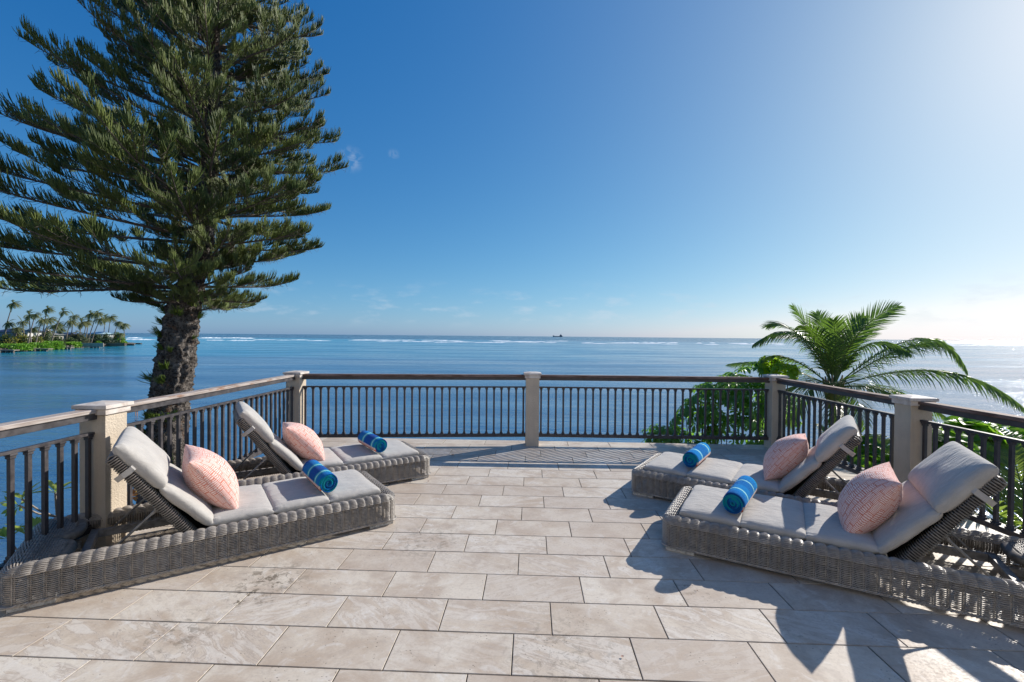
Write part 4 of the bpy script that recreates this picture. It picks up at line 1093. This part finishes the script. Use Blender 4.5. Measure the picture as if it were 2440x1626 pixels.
surf(300, 590, 812.5, 1.5, .05); surf(280, 560, 817, 1.0, .3); surf(600, 1250, 815.5, .8, .45); surf(840, 1420, 814, .9, .3); surf(900, 1900, 817, .8, .35); surf(1480, 1850, 814.5, 1.0, .2); surf(2150, 2440, 814.5, .9, .3)
tag(ob('surf', fo.mesh('surf', False), foam.m), 'white surf breaking on the reef', 'surf', kind='stuff')

# ================================================================== ISLET
isl = [(-30, 842), (0, 839.5), (60, 838), (125, 834), (150, 831), (185, 830), (200, 828), (250, 826), (300, 823.5), (318, 822.5)]
front = [atz(u, v, SEA) for u, v in isl]
back = [Vector((p.x*1.35-20, p.y*1.35, 0)) for p in front[::-1]]; back[0] = front[-1]*1.045+Vector((-4, 0, 0)); back[1] = front[-2]*1.10+Vector((-6, 0, 0)); back[2] = front[-3]*1.25+Vector((-10, 0, 0))
pts = front+back; n = len(pts); q = MB()
HZ = 1.7
q.add([(p.x, p.y, SEA+HZ) for p in pts]+[(p.x, p.y, SEA-1) for p in pts], [tuple(range(n))]+[(n+i, n+(i+1) % n, (i+1) % n, i) for i in range(n)])
Mi = Mat('islet_ground', (.1, .1, .05), .95); gi = Mi.noise(Mi.pos(), .2, 5); Mi.col(Mi.mix(gi, (.07, .09, .03), (.16, .13, .09)))
tag(ob('islet_ground', q.mesh('islet_ground', False), Mi.m), 'low islet across the lagoon', kind='structure')
# sea wall of piled stone along the front
rock = plain('sea_wall_stone', (.13, .11, .09), .9, .6, 1.2, .8); pale = plain('pale_wall', (.42, .38, .32), .9, .3, 1.5)
e = empty('sea_wall', (front[0].x, front[0].y, SEA)); tag(e, 'dark stone sea wall along the shore of the islet', 'wall'); rr = random.Random(21)
q = MB()
for a, b in zip(front, front[1:]):
    L = (b-a).length; m_ = max(2, int(L/1.6))
    for i in range(m_):
        for lv in range(2):
            p = a.lerp(b, (i+rr.random()*.6)/m_); s_ = rr.uniform(.7, 1.1); mt = Matrix.Translation((p.x-front[0].x, p.y-front[0].y-.4, .4+lv*.9)) @ Matrix.Rotation(rr.uniform(-.4, .4), 4, 'Z') @ Matrix.Rotation(rr.uniform(-.15, .15), 4, 'Y')
            q.box(-s_, s_, -.8, .8, -.55, .55, mt, bev=.15)
st = ob('stones', q.mesh('wall_stones', False), rock, e); st['kind'] = 'stuff'
def slab(name, label, cat, u0, u1, v, h, mat, y_off=0, dz=0, dep=3):
    a = atz(u0, v, SEA); b = atz(u1, v, SEA); d = b-a; L = d.length; an = math.atan2(d.y, d.x)
    o = MB(); o.box(0, L, 0, dep, 0, h, bev=.05); x = ob(name, o.mesh(name, False), mat, None, (a.x, a.y+y_off, SEA+dz), (0, 0, an)); tag(x, label, cat); return x
slab('pale_wall', 'pale low garden wall on the right part of the islet', 'wall', 192, 250, 829.5, 2.4, pale, -1.2, .7, .4)
slab('stone_wall', 'brown stone wall near the tip of the islet', 'wall', 240, 300, 826, 2.2, plain('brown_stone', (.22, .16, .11), .9, .4, .8), -1.0, .3, .6)
def dock(u0, u1, v, label):
    a = atz(u0, v, SEA); b = atz(u1, v, SEA); L = (b-a).length; an = math.atan2((b-a).y, (b-a).x)
    e = empty('dock', (a.x, a.y, SEA), an); tag(e, label, 'dock', 'low docks along the islet')
    o = MB(); o.box(0, L, -.5, 3, 1.0, 1.35, bev=.03); ob('deck', o.mesh('dock_deck', False), plain('dock_wood', (.28, .24, .2), .8), e)
    for k in range(3):
        o = MB(); x = L*(.15+.35*k); o.box(x-.5, x+.5, -.4, .6, -.6, 1.0); ob('pile', o.mesh('pile', False), rock, e)
dock(2, 35, 841, 'low dock at the left end of the islet'); dock(63, 117, 837.5, 'long low dock below the middle hedge'); dock(140, 170, 833, 'short dock right of the hedges'); dock(214, 238, 829, 'dark dock in front of the pale wall'); dock(305, 320, 823.5, 'small dock at the tip of the islet')
# hedges / bushes as leaf clumps
def clump_mesh(rx, ry, rz, n, s, seed, boxy=False):
    rr = random.Random(seed); V = []; F = []
    for k in range(n):
        while True:
            d = Vector((rr.gauss(0, 1), rr.gauss(0, 1), rr.gauss(0, 1))).normalized()
            if d.z > -.35: break
        if boxy:
            mxx = max(abs(d.x), abs(d.y)*1., abs(d.z)); d = d.lerp(d/mxx, .75)
        r = rr.uniform(.78, 1.03)*(1+.16*noise.noise(d*2.4+Vector((seed, 0, 0))))
        p = Vector((d.x*rx*r, d.y*ry*r, d.z*rz*r)); ss = s*rr.uniform(.6, 1.3)
        a = Vector((rr.gauss(0, 1), rr.gauss(0, 1), rr.gauss(0, 1))).normalized(); b = a.orthogonal().normalized(); c = a.cross(b)
        i = len(V); V += [p+b*ss, p+c*ss*.7, p-b*ss, p-c*ss*.7]; F.append((i, i+1, i+2, i+3))
    return mesh_np('clump', V, F, False)
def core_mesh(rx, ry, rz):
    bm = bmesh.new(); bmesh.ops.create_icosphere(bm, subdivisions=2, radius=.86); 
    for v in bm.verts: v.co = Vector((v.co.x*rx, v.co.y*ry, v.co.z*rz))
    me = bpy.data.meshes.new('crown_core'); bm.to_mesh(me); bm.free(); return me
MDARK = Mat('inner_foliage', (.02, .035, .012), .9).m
def shoreD(u):
    for (a, va), (b, vb_) in zip(isl, isl[1:]):
        if u <= b: 
            t = (u-a)/(b-a); return atz(u, va+(vb_-va)*t, SEA).y
    return atz(u, isl[-1][1], SEA).y
def shrub(name, label, cat, u0, u1, back, vt, mat, n=900, group=None, seed=0, boxy=False):
    D = shoreD((u0+u1)/2)+back; a = aty(u0, 815, D); b = aty(u1, 815, D); c = (a+b)/2; c.z = SEA+HZ-.2; rx = (b-a).length/2
    rz = max(1.2, aty((u0+u1)/2, vt, D).z-c.z); ry = min(rx, 7)*.8
    e = empty(name, c); tag(e, label, cat, group)
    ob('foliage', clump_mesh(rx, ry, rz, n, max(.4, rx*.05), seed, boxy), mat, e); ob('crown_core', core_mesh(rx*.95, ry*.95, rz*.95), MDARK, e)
    return e
for i, (u0, u1, vb, vt, lab, boxy) in enumerate(((-8, 61, 3, 819.5, 'clipped bright green hedge at the left end of the islet', 1), (58, 112, 3, 817.5, 'long clipped bright green hedge in the middle of the islet', 1), (100, 141, 3, 813.5, 'tall rounded bright green hedge on the islet', 1), (153, 186, 3, 815.5, 'small bright green hedge right of the tall one', 1))):
    shrub('hedge', lab, 'hedge', u0, u1, vb, vt, MHEDGE, 1800, 'bright hedges on the islet', 100+i, boxy)
BS = [(-5, 40, 14, 797, MYEL, 'yellow green garden bush at the left edge of the islet'), (35, 72, 14, 796, MYEL, 'yellow green bush in front of the white house'), (66, 106, 13, 800, MYEL, 'yellow leaved bush behind the middle hedge'),
      (94, 124, 15, 793, MBUSHF, 'dark bush behind the tall rounded hedge'), (113, 152, 12, 799, MBUSHF, 'flowering grey green bush right of the tall hedge'), (150, 186, 8, 805, MBUSHF, 'round flowering shrub above the small hedge'),
      (160, 213, 13, 789, leafmat('olive_tree', (.07, .07, .03), (.15, .14, .07), .2, .6, .3, (.2, .2, .08)), 'large rounded olive green tree in the middle of the islet'), (212, 245, 22, 795, MBUSHF, 'dark bush in front of the pale roof'), (238, 264, 20, 794, MBUSHF, 'grey green bush behind the pale garden wall'), (262, 298, 14, 791, MUMB, 'dense green bush near the tip of the islet'), (278, 302, 6, 812, MHEDGE, 'low bright bush at the tip of the islet'), (226, 242, 3, 813.5, MHEDGE, 'small bright bush on the pale wall')]
for i, (u0, u1, bk, vt, mat, lab) in enumerate(BS):
    shrub('island_bush', lab, 'bush', u0, u1, bk, vt, mat, 800, 'bushes on the islet', 200+i)
shrub('dark_hedge', 'long dark clipped hedge on the right part of the islet', 'hedge', 204, 276, 9, 806.5, leafmat('dark_hedge_leaf', (.01, .03, .01), (.03, .06, .02), .1), 1400, None, 321, True)
# houses
def house(u0, u1, vb, vt, vroof, back, wallc, roofc, label, windows=0, chim=False, lod=0):
    D = shoreD((u0+u1)/2)+back; a = aty(u0, vb, D); b = aty(u1, vb, D); w_ = (b-a).length; zt = aty(u0, vt, D).z; zr = aty(u0, vroof, D).z; z0 = SEA+HZ
    e = empty('house', ((a.x+b.x)/2, D, z0)); tag(e, label, 'house')
    h = zt-z0; q = MB(); q.box(-w_/2, w_/2, 0, 10, 0, h); ob('wall', q.mesh('wall', False), plain('house_wall', wallc, .8), e)
    rr_ = zr-z0; q = MB(); o_ = 1.2
    q.add([(-w_/2-o_, -o_, h), (w_/2+o_, -o_, h), (w_/2+o_, 10+o_, h), (-w_/2-o_, 10+o_, h), (-w_/2+3, 5, rr_), (w_/2-3, 5, rr_)], [(0, 1, 5, 4), (1, 2, 5), (2, 3, 4, 5), (3, 0, 4), (3, 2, 1, 0)])
    rf = ob('roof', q.mesh('roof', False), plain('house_roof', roofc, .6), e)
    if chim:
        q = MB(); q.box(w_/2-4, w_/2-2, 2, 4, h, rr_+1.6); ob('chimney', q.mesh('chimney', False), plain('chimney', (.6, .58, .55)), rf)
    for k in range(windows):
        x = -w_/2+w_*(k+.5)/windows; ww = w_/windows*.62/2; q = MB(); q.box(x-ww, x+ww, -.06, .05, h-3.1, h-.7, bev=.02); wn = ob('window', q.mesh('window', False), plain('window_frame', (.6, .6, .58)), e)
        q = MB(); q.box(x-ww*.85, x+ww*.85, -.10, -.061, h-2.9, h-.9); ob('pane', q.mesh('pane', False), Mat('glass', (.02, .03, .04), .1).m, wn)
house(-12, 30, 808, 791, 782.5, 30, (.25, .26, .27), (.035, .05, .10), 'grey house with dark blue roof at the left edge of the islet', 3)
house(36, 66, 808, 790, 785, 26, (.75, .74, .71), (.05, .06, .10), 'white house with two dark windows on the islet', 2)
house(84, 113, 808, 798, 791, 34, (.45, .42, .36), (.24, .25, .25), 'house with grey roof and pale chimney on the islet', 2, True)
house(134, 165, 812, 797, 792, 30, (.10, .12, .16), (.10, .13, .22), 'dark house with blue grey roof on the islet', 2)
house(203, 244, 812, 796, 790.5, 30, (.55, .58, .58), (.42, .60, .66), 'house with pale turquoise roof behind the leaning palms', 3)
for u in (250.5, 260.5):
    p = aty(u, 817, shoreD(u)+4); p.z = SEA+HZ; o = MB(); o.box(-.25, .25, -.25, .25, 0, 3.4); tag(ob('garden_pillar', o.mesh('garden_pillar', False), pale, None, p), 'pale garden pillar in front of the dark hedge, %s one' % ('left' if u < 255 else 'right'), 'pillar', 'garden pillars on the islet')
# far palms
def far_crown(seed, wind=.6, s=1., nf=22):
    rr = random.Random(seed); q = MB()
    for k in range(nf):
        az = 2*PI*k/nf+rr.uniform(-.2, .2); el = rr.uniform(-.5, 1.15); L = 4.3*s*rr.uniform(.8, 1.1)
        d = Vector((math.cos(az)*math.cos(el)+wind*.6, math.sin(az)*math.cos(el), math.sin(el))).normalized(); p = Vector((0, 0, 0)); pts = []
        for i in range(8):
            pts.append(p.copy()); d = (d+Vector((wind*.10, 0, -.27))).normalized(); p = p+d*L/7
        sd = d.cross(Vector((0, 0, 1))).normalized() if abs(d.z) < .98 else Vector((0, 1, 0))
        for i in range(7):
            a, b = pts[i], pts[i+1]; w_ = 1.15*s*math.sin(PI*min(1, (i+1.2)/8))
            for s_ in (-1, 1):
                for m_ in range(3):
                    o = a.lerp(b, m_/3+rr.uniform(0, .2)); t = o+(b-a)*.9+sd*s_*w_*rr.uniform(.6, 1)+Vector((wind*.25, 0, -.55*w_*rr.uniform(.5, 1.2))); e = (b-a)*.42
                    V = [o, o+e, t]; q.add(V, [(0, 1, 2)])
    return q.mesh('crown', False)
FCR = [far_crown(i, .75) for i in range(5)]+[far_crown(9, .1)]
FP = [(31, 723, 4, 806), (20, 770, 4, 806), (53, 768, 60, 808), (69, 751, 74, 817), (84, 749, 66, 817), (113, 736, 98, 806), (100, 762, 84, 817), (118, 761, 99, 812), (150, 743, 120, 815), (130, 775, 120, 808), (138, 772, 136, 800), (168, 765, 156, 806),
      (176, 754, 168, 800), (194, 769, 188, 800), (207, 766, 198, 800), (215, 748, 204, 804), (232, 746, 209, 815), (238, 762, 217, 814), (251, 759, 246, 800), (264, 755, 256, 800), (282, 767, 268, 812), (295, 772, 297, 817), (40, 783, 36, 806), (112, 790, 110, 812), (80, 782, 82, 808), (145, 785, 145, 808), (286, 795, 286, 815)]
FW = ['tall', 'low', 'short', 'straight', 'leaning', 'high', 'bushy', 'dense', 'long stemmed', 'small']
proto_p = []
frr = random.Random(77)
def palm_thing(i, u, v, ub, vb):
    D = shoreD(ub)+(6 if vb > 812 else 17 if vb > 805 else 26)
    c = aty(u, v, D); b = aty(ub, vb, D); b.z = SEA+HZ
    e = empty('coconut_palm', b); h = c-b
    q = MB(); n = 9; q.tube([Vector((h.x*((k/n)**1.25), 0, h.z*k/n)) for k in range(n+1)], [.34-.17*k/n for k in range(n+1)], 6)
    ob('trunk', q.mesh('palm_trunk'), MTRK, e); last = i in (20, 21, 26)
    o = ob('crown', FCR[5] if last else FCR[i % 5], MDPALM, e, (h.x, 0, h.z)); s_ = frr.uniform(.82, 1.15)*D/270; o.scale = (s_, s_, s_); 
    return e
MTRK = plain('palm_bark', (.24, .20, .17), .9, .3, 1.)
FPL = ['tallest palm at the left edge of the islet, leaning right', 'low dense palm in front of the blue roofed house', 'small palm left of the pair above the white house', 'left palm of the pair above the white house', 'right palm of the pair above the white house',
 'tall windswept palm just under the pine branches, left of the middle', 'wide crowned palm above the yellow bush', 'palm right behind the wide crowned one', 'long stemmed leaning palm rising from the tall round hedge', 'low palm left of the blue grey roof', 'low palm above the blue grey roof', 'palm leaning over the dark house', 'higher palm behind the one over the dark house', 'small palm left of the olive green tree top',
 'dark palm above the olive green tree', 'palm whose crown touches the pine branches', 'long curved palm leaning right in front of the turquoise roof', 'second curved palm leaning right in front of the turquoise roof', 'slim palm right of the turquoise roof', 'slim palm with small crown standing alone near the tip', 'leaning palm at the left of the dense clump at the tip', 'dense palm at the right tip of the islet', 'yellowish low palm by the white house', 'short palm beside the pale chimney', 'small palm behind the yellow bush', 'small low palm in front of the dark house', 'stubby palm below the dense clump at the tip']
for i, (u, v, ub, vb) in enumerate(FP):
    tag(palm_thing(i, u, v, ub, vb), FPL[i], 'palm tree', 'wind bent palms on the islet')
# small boat near the tip
p = atz(326, 820.5, SEA); q = MB(); q.add([(-4, 0, .9), (-2.5, 1.2, 1.), (4, 1, .9), (4, -1, .9), (-2.5, -1.2, 1.), (-3, 0, -.3), (3.6, .5, -.3), (3.6, -.5, -.3)], [(0, 1, 5), (0, 5, 4), (1, 2, 6, 5), (4, 5, 7, 3), (2, 3, 7, 6), (0, 4, 3, 2, 1)]); 
tag(ob('rock', q.mesh('rock', False), rock, None, p), 'low brown rock in the water off the tip of the islet', 'rock')

# dry leaves dropped on the paving
ML = Mat('dry_leaf', (.16, .06, .035), .7).m; ML2 = Mat('pale_petal', (.35, .18, .13), .7).m
for i, (u, v, s_, rz_, mt, lab) in enumerate(((1079, 1086, .05, .4, ML, 'dark red dry leaf on the paving in the shadow of the middle post'), (1021, 1148, .028, 1.2, ML, 'small brown leaf by the foot of the rear left lounger'), (1483, 1566, .018, .2, ML2, 'tiny reddish petal on the slab in the middle foreground'), (1661, 1408, .012, 2., ML2, 'tiny petal at the edge of the front right lounger\'s shadow'))):
    p = atz(u, v, .004); V = []; F = []
    for k in range(7):
        t = k/6; w_ = s_*.33*math.sin(PI*min(1, t*.98+.02)); z_ = s_*(.10+.5*(t-.5)**2)
        V += [(s_*(t-.5), -w_, z_+w_*.6), (s_*(t-.5), 0, z_), (s_*(t-.5), w_, z_+w_*.6)]
    for k in range(6): a = k*3; F += [(a, a+1, a+4, a+3), (a+1, a+2, a+5, a+4)]
    tag(ob('fallen_leaf', mesh_np('fallen_leaf', V, F), mt, None, p, (0, 0, rz_)), lab, 'leaf')
